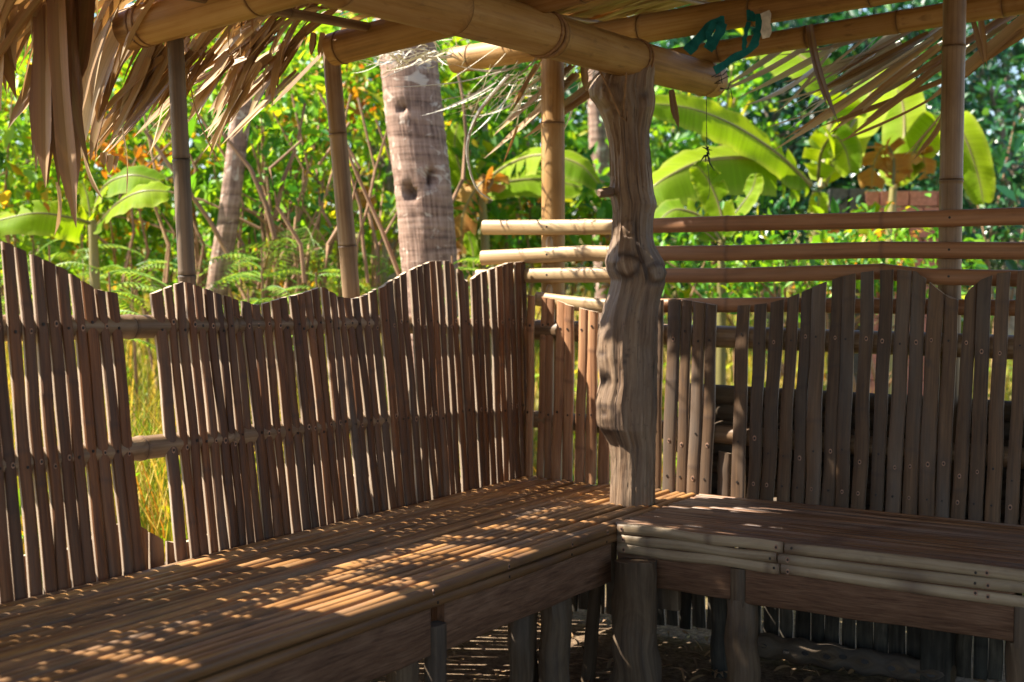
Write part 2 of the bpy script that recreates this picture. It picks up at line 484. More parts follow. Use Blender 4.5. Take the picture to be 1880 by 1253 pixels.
def np_mesh(name, V, Fc, mat, parent=None, uv=None):
    me = bpy.data.meshes.new(name)
    nv, nf, k = len(V), len(Fc), Fc.shape[1]
    me.vertices.add(nv)
    me.vertices.foreach_set("co", V.astype(np.float32).ravel())
    me.loops.add(nf * k)
    me.loops.foreach_set("vertex_index", Fc.astype(np.int32).ravel())
    me.polygons.add(nf)
    me.polygons.foreach_set("loop_start", np.arange(0, nf * k, k, dtype=np.int32))
    me.polygons.foreach_set("loop_total", np.full(nf, k, dtype=np.int32))
    ul = me.uv_layers.new(name="UVMap")
    if uv is not None:
        ul.data.foreach_set("uv", uv[Fc.ravel()].astype(np.float32).ravel())
    me.materials.append(mat)
    me.update()
    me.validate()
    o = bpy.data.objects.new(name, me)
    COL.objects.link(o)
    if parent:
        adopt(o, parent)
    return o


def leaf_cloud(name, C, size, mat, parent=None, droop=0.5, aspect=0.42, var=0.35, axis=None):
    """C: N x 3 leaf base points; folded six-point leaves"""
    n = len(C)
    d = NP.normal(size=(n, 3))
    d[:, 2] -= droop
    if axis is not None:
        d += axis
    d /= np.linalg.norm(d, axis=1, keepdims=True) + 1e-9
    r = NP.normal(size=(n, 3)) * 0.5 + np.array(SUN_TO) * 0.8
    r[:, 2] += 0.35
    s = np.cross(d, r)
    s /= np.linalg.norm(s, axis=1, keepdims=True) + 1e-9
    nn = np.cross(s, d)
    L = size * (1 + var * NP.uniform(-1, 1, size=(n, 1))) * np.where(NP.uniform(0, 1, (n, 1)) < .12, 1.7, 1.0)
    w = L * aspect * 0.5
    P = np.empty((n, 6, 3))
    P[:, 0] = C
    P[:, 1] = C + d * L * 0.3 + s * w + nn * w * 0.35
    P[:, 2] = C + d * L * 0.62 + s * w * 0.85 + nn * w * 0.2 - nn * L * 0.03
    P[:, 3] = C + d * L - nn * L * 0.14
    P[:, 4] = C + d * L * 0.62 - s * w * 0.85 + nn * w * 0.2 - nn * L * 0.03
    P[:, 5] = C + d * L * 0.3 - s * w + nn * w * 0.35
    b = (np.arange(n) * 6)[:, None]
    F1 = b + np.array([[0, 1, 2, 3]])
    F2 = b + np.array([[0, 3, 4, 5]])
    return np_mesh(name, P.reshape(-1, 3), np.concatenate([F1, F2]), mat, parent)


def clumps(center, rad, n, per, spread):
    cs = NP.normal(size=(n, 3))
    cs /= np.linalg.norm(cs, axis=1, keepdims=True)
    cs *= NP.uniform(0.35, 1.0, size=(n, 1)) ** 0.6
    cs = cs * np.array(rad) + np.array(center)
    sc = NP.uniform(0.5, 1.4, size=(n, 1, 1)) * spread
    return (cs[:, None, :] + NP.normal(size=(n, per, 3)) * sc).reshape(-1, 3), cs


# ------------------------------------------------------------------ ground
def terr(x, y):
    s = (x - CAM.x) * FW.x + (y - CAM.y) * FW.y
    h = -0.10
    if s > 8:
        h += 0.085 * (min(s, 40) - 8)
    d = max(-x - 0.3, y - 0.4, 0)
    h += min(d, 1.0) * 0.07 * (mnoise.noise(Vector((x * 0.5, y * 0.5, 0))) + 0.4 * mnoise.noise(Vector((x * 1.7, y * 1.7, 3))))
    return h


def make_ground():
    xs = np.concatenate([np.linspace(-120, -16, 16), np.linspace(-15, 9, 97), np.linspace(10, 100, 16)])
    ys = np.concatenate([np.linspace(-90, -8, 14), np.linspace(-7, 17, 97), np.linspace(18, 120, 16)])
    V = np.array([(x, y, terr(x, y)) for y in ys for x in xs])
    nx = len(xs)
    i, j = np.meshgrid(np.arange(nx - 1), np.arange(len(ys) - 1))
    a = (j * nx + i).ravel()
    o = np_mesh("ground", V, np.stack([a, a + 1, a + nx + 1, a + nx], 1), M['ground'])
    o.data.polygons.foreach_set("use_smooth", np.ones(len(o.data.polygons), dtype=bool))
    tag(o, "bare brown soil strewn with dry leaves rising into weedy ground", "ground", kind="structure")


make_ground()

# ------------------------------------------------------------------ benches
SEAT_Z, BL, BR = 0.45, 0.75, 0.655


def strip(mb, path, w, t, up, mi=0, nd_at=(), side=None, edge_mi=None, back=0.004):
    """a split-bamboo strip: convex outer face towards `up`"""
    rings, uvs, nds = [], [], []
    off = R.random() * 30
    L = 0
    n = len(path)
    prof = [(-0.5, 0.0), (-0.42, 0.55), (-0.2, 0.93), (0.0, 1.0), (0.2, 0.93), (0.42, 0.55), (0.5, 0.0), (0.5, -1), (-0.5, -1)]
    for i, p in enumerate(path):
        tg = (path[min(i + 1, n - 1)] - path[max(i - 1, 0)]).normalized()
        s = side if side is not None else tg.cross(up).normalized()
        if i:
            L += (p - path[i - 1]).length
        rings.append([p + s * (a * w) + up * (b * t if b >= 0 else -back) for a, b in prof])
        uvs.append([(off + a * w + (0.05 if b < 0 else 0), off + L) for a, b in prof])
        nds.append(max([0.0] + [max(0.0, 0.75 * (1 - abs(L - q) / 0.016)) for q in nd_at]))
    em = edge_mi if edge_mi is not None else mi
    mb.rings(rings, uvs, nds, mi=mi, side_mi=[mi, mi, mi, mi, mi, mi, em, em, em], cap_mi=em)


def slat_path(a, b, n, wob, seed):
    d = (b - a)
    s = Vector((-d.y, d.x, 0)).normalized()
    L = d.length
    return [a.lerp(b, i / n) + s * (wob * mnoise.noise(Vector((seed, i / n * L * 1.6, 0)))) + Vector((0, 0, 0.35 * wob * mnoise.noise(Vector((seed + 40, i / n * L * 2.2, 0))))) for i in range(n + 1)]


def disc(mb, c, nrm, r, mi, n=8, el=1.0, ref=Vector((0, 0, 1))):
    t, s, b = frame(nrm, ref)
    ids = [mb.vert(c + s * (r * math.cos(6.2832 * k / n)) + b * (r * el * math.sin(6.2832 * k / n)), (0.01 * k, 0)) for k in range(n)]
    mb.face(ids[::-1] if False else ids, mi)
    # raised rim so that it has depth
    ids2 = [mb.vert(Vector(mb.v[i]) - nrm * 0.004, (0, 0)) for i in ids]
    for k in range(n):
        mb.face((ids[k], ids2[k], ids2[(k + 1) % n], ids[(k + 1) % n]), mi)


def nail(mb, c, nrm, mi_nail, mi_halo, s=1.0):
    if R.random() < .45:
        disc(mb, c + nrm * 0.0008, nrm, 0.0065 * s, mi_halo, 9, 1.5)
    disc(mb, c + nrm * 0.0018, nrm, 0.0042 * s, mi_nail, 7, 1.2)


def log_part(name, p0, p1, r0, r1, mat, parent, jag=0.25, seg=14, label=None, flat=1.0):
    mb = MB()
    n = 12
    off = Vector((R.random() * 9, 0, 0))
    pts = [p0.lerp(p1, i / n) + Vector((mnoise.noise(off + Vector((i * .35, 0, 0))), mnoise.noise(off + Vector((0, i * .35, 0))), 0)) * r0 * 0.18 for i in range(n + 1)]
    tube(mb, pts, [lerp(r0, r1, i / n) for i in range(n + 1)], seg, ref=Vector((0.9, 0.3, 0.1)), jag=jag, flat=flat)
    return adopt(mb.build(name, mat), parent)


def box_part(name, lo, hi, mat, parent, grain=0, rough=0.004, bev=0.004):
    """board with slightly uneven long edges; grain axis index"""
    mb = MB()
    lo, hi = Vector(lo), Vector(hi)
    a, b = [(1, 2), (0, 2), (0, 1)][grain]
    n = 16
    rings, uvs = [], []
    off = R.random() * 20
    for i in range(n + 1):
        t = i / n
        g = lerp(lo[grain], hi[grain], t)
        j = rough * mnoise.noise(Vector((off, g * 6, 0)))
        j2 = rough * mnoise.noise(Vector((off + 7, g * 6, 0)))
        a0, a1, b0, b1 = lo[a], hi[a], lo[b] + j, hi[b] + j2
        sq = [(a0 + bev, b0), (a1 - bev, b0), (a1, b0 + bev), (a1, b1 - bev), (a1 - bev, b1), (a0 + bev, b1), (a0, b1 - bev), (a0, b0 + bev)]
        uu = [0, a1 - a0, a1 - a0 + .004, a1 - a0 + b1 - b0, a1 - a0 + b1 - b0 + .004, 2 * (a1 - a0) + b1 - b0, .01 + 2 * (a1 - a0) + b1 - b0, -0.004]
        rg = []
        for (p, q) in sq:
            v = Vector((0, 0, 0))
            v[grain] = g
            v[a], v[b] = p, q
            rg.append(v)
        rings.append(rg)
        uvs.append([(off + x, off + g) for x in uu])
    mb.rings(rings, uvs)
    o = mb.build(name, mat)
    return adopt(o, parent)


def make_long_bench():
    root = thing("bamboo_bench", "long slatted bamboo bench dappled with sunlight beside the wavy-topped picket fence", "bench", (0.4, -1.7, 0), "benches of the hut")
    mb = MB()
    x = 0.012
    k = 0
    while x < BL - 0.012:
        w = R.uniform(0.028, 0.041)
        if x + w > BL - 0.004:
            w = BL - 0.004 - x
        a, b = Vector((x + w / 2, -3.5, SEAT_Z - 0.010)), Vector((x + w / 2 + R.uniform(-.004, .004), -0.012, SEAT_Z - 0.010 + R.uniform(-.002, .003)))
        strip(mb, slat_path(a, b, 70, 0.010, k * 3.1), w - R.uniform(0.004, 0.010), R.uniform(0.007, 0.012), Vector((0, 0, 1)), nd_at=node_list(3.5, R.uniform(0, .3), 0.36), side=Vector((1, 0, 0)), back=0.006)
        x += w
        k += 1
    adopt(mb.build("seat", M['seat']), root)
    for z0 in (0.4285, 0.399):
        mb = MB()
        pth = [Vector((BL + 0.001, -3.5 + i * (2.85 / 40), z0 + 0.002 * math.sin(i * .4 + z0 * 90))) for i in range(41)]
        strip(mb, pth, 0.029, 0.010, Vector((1, 0, 0)), side=Vector((0, 0, 1)), nd_at=node_list(2.9, R.uniform(.1, .3), .4), back=0.008)
        for yy in (-2.6, -1.62, -1.28, -0.95, -0.72):
            nail(mb, Vector((BL + 0.0112, yy + R.uniform(-.02, .02), z0)), Vector((1, 0, 0)), 1, 2, 0.8)
        adopt(mb.build("edge_trim", [M['trim_brown'], M['nail'], M['halo']]), root)
    box_part("apron", (BL - 0.03, -3.5, 0.258), (BL - 0.008, -1.625, 0.432), M['board'], root, 1)
    box_part("apron", (BL - 0.03, -1.565, 0.258), (BL - 0.008, -0.662, 0.432), M['board'], root, 1)
    box_part("leg", (BL - 0.035, -1.622, -0.13), (BL + 0.004, -1.568, 0.335), M['log'], root, 2)
    log_part("leg", Vector((0.70, -1.70, -.13)), Vector((0.70, -1.69, 0.27)), 0.042, 0.04, M['log'], root)
    log_part("leg", Vector((0.69, -2.7, -.13)), Vector((0.69, -2.7, 0.27)), 0.045, 0.04, M['log'], root)
    log_part("leg", Vector((0.50, -0.807, -0.13)), Vector((0.505, -0.80, 0.43)), 0.047, 0.044, M['log'], root)
    log_part("leg", Vector((0.622, -0.805, -0.13)), Vector((0.618, -0.80, 0.43)), 0.048, 0.045, M['log'], root)
    log_part("leg", Vector((0.1, -1.2, -0.13)), Vector((0.1, -1.2, 0.43)), 0.04, 0.04, M['log_dark'], root)
    log_part("leg", Vector((0.1, -2.4, -0.13)), Vector((0.1, -2.4, 0.43)), 0.04, 0.04, M['log_dark'], root)
    c = U(1168, 1160, 4.06)
    log_part("leg", Vector((c.x, c.y, -0.13)), Vector((c.x - .005, c.y, 0.345)), 0.072, 0.066, M['log'], root, 0.35)
    for yy in (-3.1, -2.3, -1.45, -0.55):
        log_part("cross_bearer", Vector((0.03, yy, 0.412)), Vector((0.72, yy, 0.412)), 0.018, 0.018, M['log'], root)
    a, b = U(1102, 1076, 4.3), U(1076, 1214, 4.25)
    log_part("brace", Vector((b.x, b.y, -0.13)), Vector((a.x, a.y, 0.36)), 0.022, 0.020, M['log'], root)
    return root


def make_short_bench():
    root = thing("bamboo_bench", "dark slatted bamboo bench with three pale strips nailed along its front edge", "bench", (2.0, -0.33, 0), "benches of the hut")
    mb = MB()
    y = -BR + 0.004
    k = 0
    while y < -0.014:
        w = R.uniform(0.022, 0.032)
        if y + w > -0.006:
            w = max(0.012, -0.008 - y)
        a, b = Vector((BL + 0.004 + R.uniform(-.004, .002), y + w / 2, SEAT_Z - 0.010)), Vector((3.6, y + w / 2, SEAT_Z - 0.010 + R.uniform(-.002, .002)))
        pth = slat_path(a, b, 60, 0.006, 200 + k * 2.7)
        jx = 1.36 + (y + BR) * 0.32 - BL
        strip(mb, pth, w - R.uniform(0.002, 0.005), R.uniform(0.007, 0.010), Vector((0, 0, 1)), nd_at=[jx + R.uniform(-.012, .012), jx + 0.02 + R.uniform(-.012, .012), jx + 1.1 + R.uniform(-.1, .1), jx - 0.45 + R.uniform(-.1, .1)], side=Vector((0, 1, 0)), back=0.006)
        y += w
        k += 1
    adopt(mb.build("seat", M['seat2']), root)
    js = H(1440, 1000, 1, -BR).x
    for z0, split in ((0.4305, js), (0.3985, js - 0.02), (0.3675, js - 0.01)):
        for x0, x1 in ((BL + 0.012, split - 0.003), (split + 0.003, 3.6)):
            mb = MB()
            n = 30
            pth = [Vector((lerp(x0, x1, i / n), -BR - 0.001, z0 + 0.0025 * math.sin(i * .33 + z0 * 70 + x0) - (0.004 * min(1, (lerp(x0, x1, i / n) - js) * 3) if x0 > 1.2 and z0 < 0.39 else 0))) for i in range(n + 1)]
            strip(mb, pth, 0.0315, 0.006, Vector((0, -1, 0)), side=Vector((0, 0, 1)), nd_at=node_list(x1 - x0, R.uniform(.1, .4), .45) + [0.0, x1 - x0], back=0.008)
            for xx in ((x1 - 0.02, x0 + 0.02) if x1 < 2 else (x0 + 0.025, 1.86, 1.885, 2.6)):
                nail(mb, Vector((xx + R.uniform(-.006, .006), -BR - 0.0075, z0 + R.uniform(-.004, .004))), Vector((0, -1, 0)), 1, 2, 0.85)
            adopt(mb.build("edge_trim", [M['trim'], M['nail'], M['halo']]), root)
    xl = H(1354, 1060, 1, -BR).x
    xr = H(1878, 1140, 1, -BR).x
    box_part("apron", (BL + 0.012, -BR + 0.004, 0.255), (xl - 0.024, -BR + 0.022, 0.432), M['board'], root, 0)
    box_part("apron", (xl + 0.024, -BR + 0.004, 0.248), (xr - 0.024, -BR + 0.022, 0.432), M['board'], root, 0)
    box_part("apron", (xr + 0.024, -BR + 0.004, 0.248), (3.6, -BR + 0.022, 0.432), M['board'], root, 0)
    for xx in (xl, xr, 3.0):
        box_part("leg_tenon", (xx - 0.022, -BR - 0.004, 0.235), (xx + 0.022, -BR + 0.02, 0.351), M['log'], root, 2)
        log_part("leg", Vector((xx + .004, -BR + 0.045, -0.13)), Vector((xx, -BR + 0.045, 0.252)), 0.052, 0.047, M['log'], root)
    box_part("leg", (1.56, -0.10, -0.13), (1.655, -0.03, 0.42), M['log_dark'], root, 2)
    log_part("leg", Vector((0.96, -0.3, -0.13)), Vector((0.95, -0.3, 0.42)), 0.03, 0.03, M['log_dark'], root)
    a = U(1225, 1085, 4.15)
    box_part("hanging_board", (a.x - 0.04, a.y - 0.015, 0.17), (a.x + 0.045, a.y + 0.012, 0.42), M['log'], root, 2)
    for xx in (1.2, 2.1, 2.9):
        log_part("cross_bearer", Vector((xx, -0.62, 0.412)), Vector((xx, -0.03, 0.412)), 0.018, 0.018, M['log_dark'], root)
    return root


make_long_bench()
make_short_bench()

# ------------------------------------------------------------------ picket fences


def picket(name, base, top, zt, w, t, nrm, side, mats, parent, nails=(), zb=None, wob=0.006):
    """base/top: centre points; zt(c): height of the cut edge at the offset along the fence"""
    mb = MB()
    n = 22
    sd_ = R.random() * 90
    off = R.random() * 30
    prof = [(-0.5, 0.0), (-0.44, 0.62), (-0.2, 0.95), (0.05, 1.0), (0.3, 0.85), (0.46, 0.5), (0.5, 0.0), (0.48, -0.8), (-0.48, -0.8)]
    H_ = top.z - base.z
    nd = [R.uniform(0.1, 0.6) + k * R.uniform(0.42, 0.6) for k in range(2)]
    sts = set(i / n for i in range(n + 1))
    for q in nd:
        for dd in (-0.012, 0, 0.012):
            if 0 < (q + dd) / H_ < 1:
                sts.add((q + dd) / H_)
    rings, uvs, nds = [], [], []
    wt = R.uniform(0.86, 1.05)
    for s in sorted(sts):
        c = base.lerp(top, s)
        c = c + side * (wob * mnoise.noise(Vector((sd_, s * 3.1, 0)))) + nrm * (wob * 0.6 * mnoise.noise(Vector((sd_ + 5, s * 2.3, 0))))
        a = max([0.0] + [max(0.0, 1 - abs(s * H_ - q) / 0.013) for q in nd])
        ww = w * lerp(1.03, wt, s) * (1 + 0.06 * mnoise.noise(Vector((sd_ + 9, s * 5, 0)))) * (1 + 0.02 * a)
        rg = []
        for u, v in prof:
            p = c + side * (u * ww) + nrm * ((v * t if v > 0 else v * 0.010) * (1 + 0.12 * a))
            z = base.z + (zt(p.dot(side)) - base.z) * s
            rg.append(Vector((p.x, p.y, z)))
        rings.append(rg)
        uvs.append([(off + u * ww + (0.06 if v < 0 else 0), off + s * H_) for u, v in prof])
        nds.append(a * 0.45)
    mb.rings(rings, uvs, nds, side_mi=[0, 0, 0, 0, 0, 0, 1, 1, 1], cap_mi=1)
    for z in nails:
        if z < top.z - 0.03:
            s = (z - base.z) / H_
            c = base.lerp(top, s) + side * (wob * mnoise.noise(Vector((sd_, s * 3.1, 0))) + R.uniform(-.004, .004)) + nrm * (wob * 0.6 * mnoise.noise(Vector((sd_ + 5, s * 2.3, 0))) + t + 0.0005)
            c.z = z
            nail(mb, c, nrm, 2, 3, R.uniform(0.7, 1.0))
    o = mb.build(name, [mats, M['cut'], M['nail'], M['halo']])
    return adopt(o, parent)


LWAVE = [(0, 443), (45, 462), (120, 497), (150, 515), (180, 533), (232, 541), (262, 541), (280, 540), (315, 525), (332, 517), (355, 522), (400, 540), (470, 561), (500, 552), (560, 537), (590, 527), (620, 545), (650, 549), (670, 543), (720, 515), (760, 492), (790, 480), (825, 479), (842, 496), (858, 518), (880, 502), (930, 483)]
LEAN = lambda y: 0.035 + 0.06 * min(1, max(0, -y) / 0.9)
LW = []
for px, py in LWAVE:
    p = H(px, py, 0, -0.09)
    p = H(px, py, 0, -LEAN(p.y))
    LW.append((p.y, p.z))
LW = [(-4.0, 1.22), (-3.4, 1.30), (-2.9, 1.20), (-2.5, 1.26)] + LW + [(0.2, 1.29)]


def make_long_fence():
    root = thing("bamboo_fence", "brown bamboo picket fence with a wavy top and a missing picket behind the long bench", "fence", (0, -1.7, 0), "picket fences of the hut")
    X, Y = Vector((1, 0, 0)), Vector((0, 1, 0))
    g0 = H(232, 560, 0, -0.07).y - 0.004
    g1 = H(282, 560, 0, -0.07).y + 0.022
    y = -3.45
    zr1 = lambda yy: 1.085 - 0.03 * (yy + 1.7) / 1.7 * 1.3
    zr2 = lambda yy: 0.755 - 0.02 * (yy + 1.7)
    while y < 0.05:
        w = R.uniform(0.028, 0.037) if y > g1 else R.uniform(0.032, 0.041)
        if g0 < y < g1 - 0.002:
            y = g1
        pitch = w + (R.choice((0.003, 0.005, 0.007, 0.009)) if y > g1 else R.uniform(0.004, 0.009))
        yc = y + w / 2
        ln = LEAN(yc) + R.uniform(-.006, .006)
        if yc + w / 2 < g0 + 0.01 or yc > g1:
            zt = lambda s: interp(LW, s)
            top = Vector((-ln, yc + R.uniform(-.003, .003), interp(LW, yc)))
            base = Vector((R.uniform(-.012, -.006), yc + R.uniform(-.002, .006), 0.435))
            picket("picket", base, top, zt, w, R.uniform(0.006, 0.010), X, Y, M['picket'], root, nails=(zr1(yc) + R.uniform(-.015, .015), zr2(yc) + R.uniform(-.015, .015)))
        y += pitch
    for z0, x0 in ((1.085, -0.105), (0.755, -0.06)):
        mb = MB()
        zz = zr1 if z0 > 1 else zr2
        lx = 0.036
        bamboo(mb, Vector((-lx - LEAN(-3) * (z0 - .45) / .8, -3.5, zz(-3.5))), Vector((-lx - LEAN(-.9) * (z0 - .45) / .8, -0.9, zz(-0.9))), 0.034, 0.032, node_list(2.6, .2, .35))
        adopt(mb.build("backing_pole", [M['post'], M['cut']]), root)
        mb = MB()
        bamboo(mb, Vector((-lx - LEAN(-.9) * (z0 - .45) / .8, -0.89, zz(-0.9))), Vector((-lx - LEAN(0) * (z0 - .45) / .8, 0.05, zz(0.05) - .02)), 0.032, 0.028, node_list(.9, .2, .35))
        adopt(mb.build("backing_pole", [M['post'], M['cut']]), root)


RWAVE = [(935, 545), (950, 540), (985, 545), (1000, 548), (1020, 552), (1040, 560), (1060, 565), (1085, 572), (1105, 575), (1200, 552), (1240, 549), (1265, 552), (1310, 560), (1345, 562), (1380, 560), (1410, 557), (1440, 549), (1460, 541), (1490, 528), (1515, 518), (1540, 509), (1570, 502), (1600, 498), (1640, 495), (1680, 498), (1700, 514), (1722, 532), (1742, 548), (1765, 552), (1780, 530), (1800, 514), (1830, 502), (1880, 497)]
RW = [(p.x, p.z) for p in (H(a, b, 1, 0.0) for a, b in RWAVE)] + [(2.2, 1.24), (2.5, 1.17), (2.9, 1.25), (3.6, 1.2)]


def make_back_fence():
    root = thing("bamboo_fence", "greyish bamboo picket fence crossing behind the driftwood post with nailed wavy pickets", "fence", (1.7, 0, 0), "picket fences of the hut")
    X, Y = Vector((1, 0, 0)), Vector((0, 1, 0))
    gapx = (H(1314, 700, 1, 0).x, H(1343, 700, 1, 0).x)
    x = 0.0
    zt = lambda s: interp(RW, s)
    while x < 3.55:
        w = R.uniform(0.040, 0.050)
        if x < 0.10:
            w = R.uniform(0.028, 0.04)
        xc = x + w / 2
        if not (gapx[0] - 0.012 < xc < gapx[1] + 0.004):
            lean = 0.022 if xc > 0.6 else 0.012
            zb = 0.44
            pm = M['picket_grey'] if xc > 0.55 else M['picket_red']
            nl = (1.02 - 0.012 * xc + R.uniform(-.02, .02), 0.66 - 0.03 * xc + R.uniform(-.03, .03), 0.50) if xc > .5 else (1.03 + R.uniform(-.01, .01), 0.70 + R.uniform(-.01, .01))
            dy = 0.02 * (x > 0.02 and x < 0.1)
            picket("picket", Vector((xc, 0.005 + dy, zb)), Vector((xc + lean + R.uniform(-.008, .008), 0.012 + dy + R.uniform(-.004, .004), zt(xc + lean))), zt, w, R.uniform(0.005, 0.009), Vector((0, -1, 0)), X, pm, root, nails=nl)
        else:
            picket("picket", Vector((xc, 0.03, 0.44)), Vector((xc, 0.03, 0.60)), lambda s: 0.60 - 0.1 * (s - gapx[0]), w, 0.008, Vector((0, -1, 0)), X, M['picket_grey'], root)
        x += w + (R.choice((0.004, 0.006, 0.009, 0.013)) if xc > 0.55 else R.uniform(0.003, 0.014))
    for z0, y0, r, xs in ((1.015, 0.062, 0.040, 0.0), (0.665, 0.058, 0.034, 0.0)):
        mb = MB()
        bamboo(mb, Vector((xs, y0, z0)), Vector((3.6, y0, z0 - 0.03)), r, r * 0.95, node_list(3.6, .25, .36))
        adopt(mb.build("backing_pole", [M['post'], M['cut']]), root)
    for k, z0 in enumerate((0.41, 0.475, 0.54, 0.605, 0.67, 0.735, 0.795)):
        mb = MB()
        bamboo(mb, Vector((0.58 + 0.02 * (k % 3), 0.125 + .01 * (k % 2), z0)), Vector((3.6, 0.125 + .01 * (k % 2), z0 - 0.015)), 0.036, 0.034, node_list(2.9, .2 + .05 * k, .36))
        adopt(mb.build("infill_pole", [M['log'], M['cut']]), root)


def make_skirts():
    root = thing("picket_skirting", "low rough picket skirting closing the space under the long bench", "fence", (-0.05, -1.7, 0), "skirtings under the benches")
    X, Y = Vector((1, 0, 0)), Vector((0, 1, 0))
    y = -3.4
    while y < 0.1:
        w = R.uniform(0.04, 0.055)
        zt = lambda s: 0.50 + 0.05 * math.sin(s * 6 + 1.0) + 0.02 * math.sin(s * 19)
        if y < -1.9 or y > -1.62 or True:
            picket("picket", Vector((-0.07, y + w / 2, R.uniform(-0.07, -0.03))), Vector((-0.075, y + w / 2, zt(y))), zt, w, 0.008, X, Y, M['picket'], root)
        y += w + R.choice((0.004, 0.008, 0.012, 0.016))
    for z in (0.03, 0.40):
        log_part("backing_pole", Vector((-0.10, -3.4, z)), Vector((-0.10, 0.1, z)), 0.022, 0.022, M['log'], root)
    root = thing("picket_skirting", "dark picket skirting under the bench with pale edge strips", "fence", (1.7, 0.02, 0), "skirtings under the benches")
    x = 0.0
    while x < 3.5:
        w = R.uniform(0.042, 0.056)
        picket("picket", Vector((x + w / 2, 0.045, R.uniform(-0.08, -0.05))), Vector((x + w / 2, 0.045, 0.43)), lambda s: 0.43, w, 0.009, Vector((0, -1, 0)), X, M['log_dark'], root)
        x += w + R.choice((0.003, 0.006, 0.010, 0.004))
    log_part("backing_pole", Vector((0.05, 0.085, 0.36)), Vector((3.5, 0.085, 0.36)), 0.025, 0.025, M['log_dark'], root)
    # the log with notches on the ground
    a, b = H(1395, 1205, 1, -0.06), H(1692, 1238, 1, -0.06)
    t = thing("notched_log", "old pale log with a row of dark notches lying under the bench", "log", (a.x, a.y, -.1))
    mb = MB()
    n = 40
    pts = [Vector((lerp(a.x, b.x + 0.1, i / n), -0.06, -0.048)) for i in range(n + 1)]
    tube(mb, pts, [0.046 * (0.9 + 0.1 * math.sin(i * .9)) for i in range(n + 1)], 16, jag=0.25)
    for k in range(9):
        xx = lerp(a.x + 0.03, b.x + .05, (k + R.uniform(-.2, .2)) / 8)
        disc(mb, Vector((xx, -0.1065 - .0005, -0.038 + R.uniform(-.008, .008))), Vector((0, -1, 0.25)).normalized(), 0.013, 1, 9, 0.6)
    adopt(mb.build("log_body", [M['log'], M['nail']]), t)


make_long_fence()
make_back_fence()
make_skirts()

# ------------------------------------------------------------------ posts, rails and beams


def pole_thing(name, label, cat, p0, p1, r0, r1, mat, group=None, bend=0.0, gap=0.4, first=0.2, nodes=None, bend_dir=None, nails=(), ridge=1.07):
    mb = MB()
    L = (p1 - p0).length
    bamboo(mb, p0, p1, r0, r1, nodes if nodes is not None else node_list(L, first, gap), bend, 24, bend_dir, ridge)
    for c, nr in nails:
        disc(mb, c, nr, 0.0045, 2, 8)
    o = mb.build(name, [mat, M['cut'], M['nail']])
    return tag(o, label, cat, group, 'thing')


def lean_post(px0, py0, px1, py1, ax, v, ztop):
    a, b = H(px0, py0, ax, v), H(px1, py1, ax, v)   # a upper, b lower
    d = (a - b) / (a.z - b.z)
    return b - d * b.z, b + d * (ztop - b.z)


G_POST = "bamboo posts of the hut"
p0, p1 = lean_post(322, 75, 345, 520, 0, -0.20, 1.915)
pole_thing("bamboo_post", "slender grey-brown bamboo post under the stub end of the thick beam", "post", p0 + Vector((0, 0, -.18)), p1, 0.0275, 0.024, M['post_grey'], G_POST, nodes=[0.5, 0.95, 1.41, 1.75])
p0, p1 = lean_post(605, 60, 648, 545, 0, -0.20, 2.02)
pole_thing("bamboo_post", "leaning bamboo post beside the coconut trunk, nailed to a crossbeam", "post", p0 + Vector((0, 0, -.18)), p1, 0.033, 0.029, M['post'], G_POST, nodes=[0.4, 0.95, 1.52, 1.9])
P3 = H(1016, 330, 1, 0.13)
pole_thing("bamboo_post", "thick ribbed bamboo post crossed by pale rails near the driftwood post", "post", Vector((P3.x + .004, 0.13, -.18)), Vector((P3.x - .004, 0.13, 2.075)), 0.047, 0.0455, M['beam'], G_POST, nodes=[0.4, 0.9, 1.33, 2.0])
P4 = H(1748, 250, 1, 0.11)
pole_thing("bamboo_post", "smooth straight bamboo post standing behind the grey pickets, banana leaf beside it", "post", Vector((P4.x, 0.11, -.18)), Vector((P4.x, 0.11, 2.6)), 0.038, 0.036, M['post'], G_POST, nodes=[0.35, 0.8, 1.3, 1.72, 2.15])

G_RAIL = "horizontal bamboo rails above the back fence"


def rail(label, pts, r, mat_l, yv=0.058, x1=None):
    xe = H(x1, 450, 1, yv).x if x1 else 3.4
    mb = MB()
    ws = [H(*q, 1, yv) for q in pts]
    zz = [(w.x, w.z) for w in ws]
    x = ws[0].x
    P, RR, ND = [], [], []
    xs = set(np.arange(x, xe, 0.06).round(4).tolist())
    nx = [H(q, pts[0][1], 1, yv).x for q in (1075, 1335, 1620)]
    nx = [q for q in nx if x + .02 < q < xe - .02]
    for q in nx:
        for d in (-0.012, -0.004, 0.0, 0.004, 0.012):
            xs.add(q + d)
    for xx in sorted(xs):
        P.append(Vector((xx, yv, interp(zz, xx))))
        k = max([0] + [1 - abs(xx - q) / 0.011 for q in nx])
        ND.append(max(0, k) * 0.55)
        RR.append(r * (1 + 0.06 * max(0, k)) * (1 + 0.03 * mnoise.noise(Vector((xx * 3, r * 900, 0)))))
    tube(mb, P, RR, 20, nds=ND, flat=0.62, ref=Vector((0, 1, 0)), cap_mi=1)
    for px in (1008, 1745):
        w = H(px, 450, 1, yv)
        if not x < w.x < xe:
            continue
        disc(mb, Vector((w.x, yv - r * 0.64, interp(zz, w.x) + 0.002)), Vector((0, -1, 0)), 0.0042, 2, 8)
    o = mb.build("bamboo_rail", [mat_l, M['cut'], M['nail']])
    tag(o, label, "rail", G_RAIL)


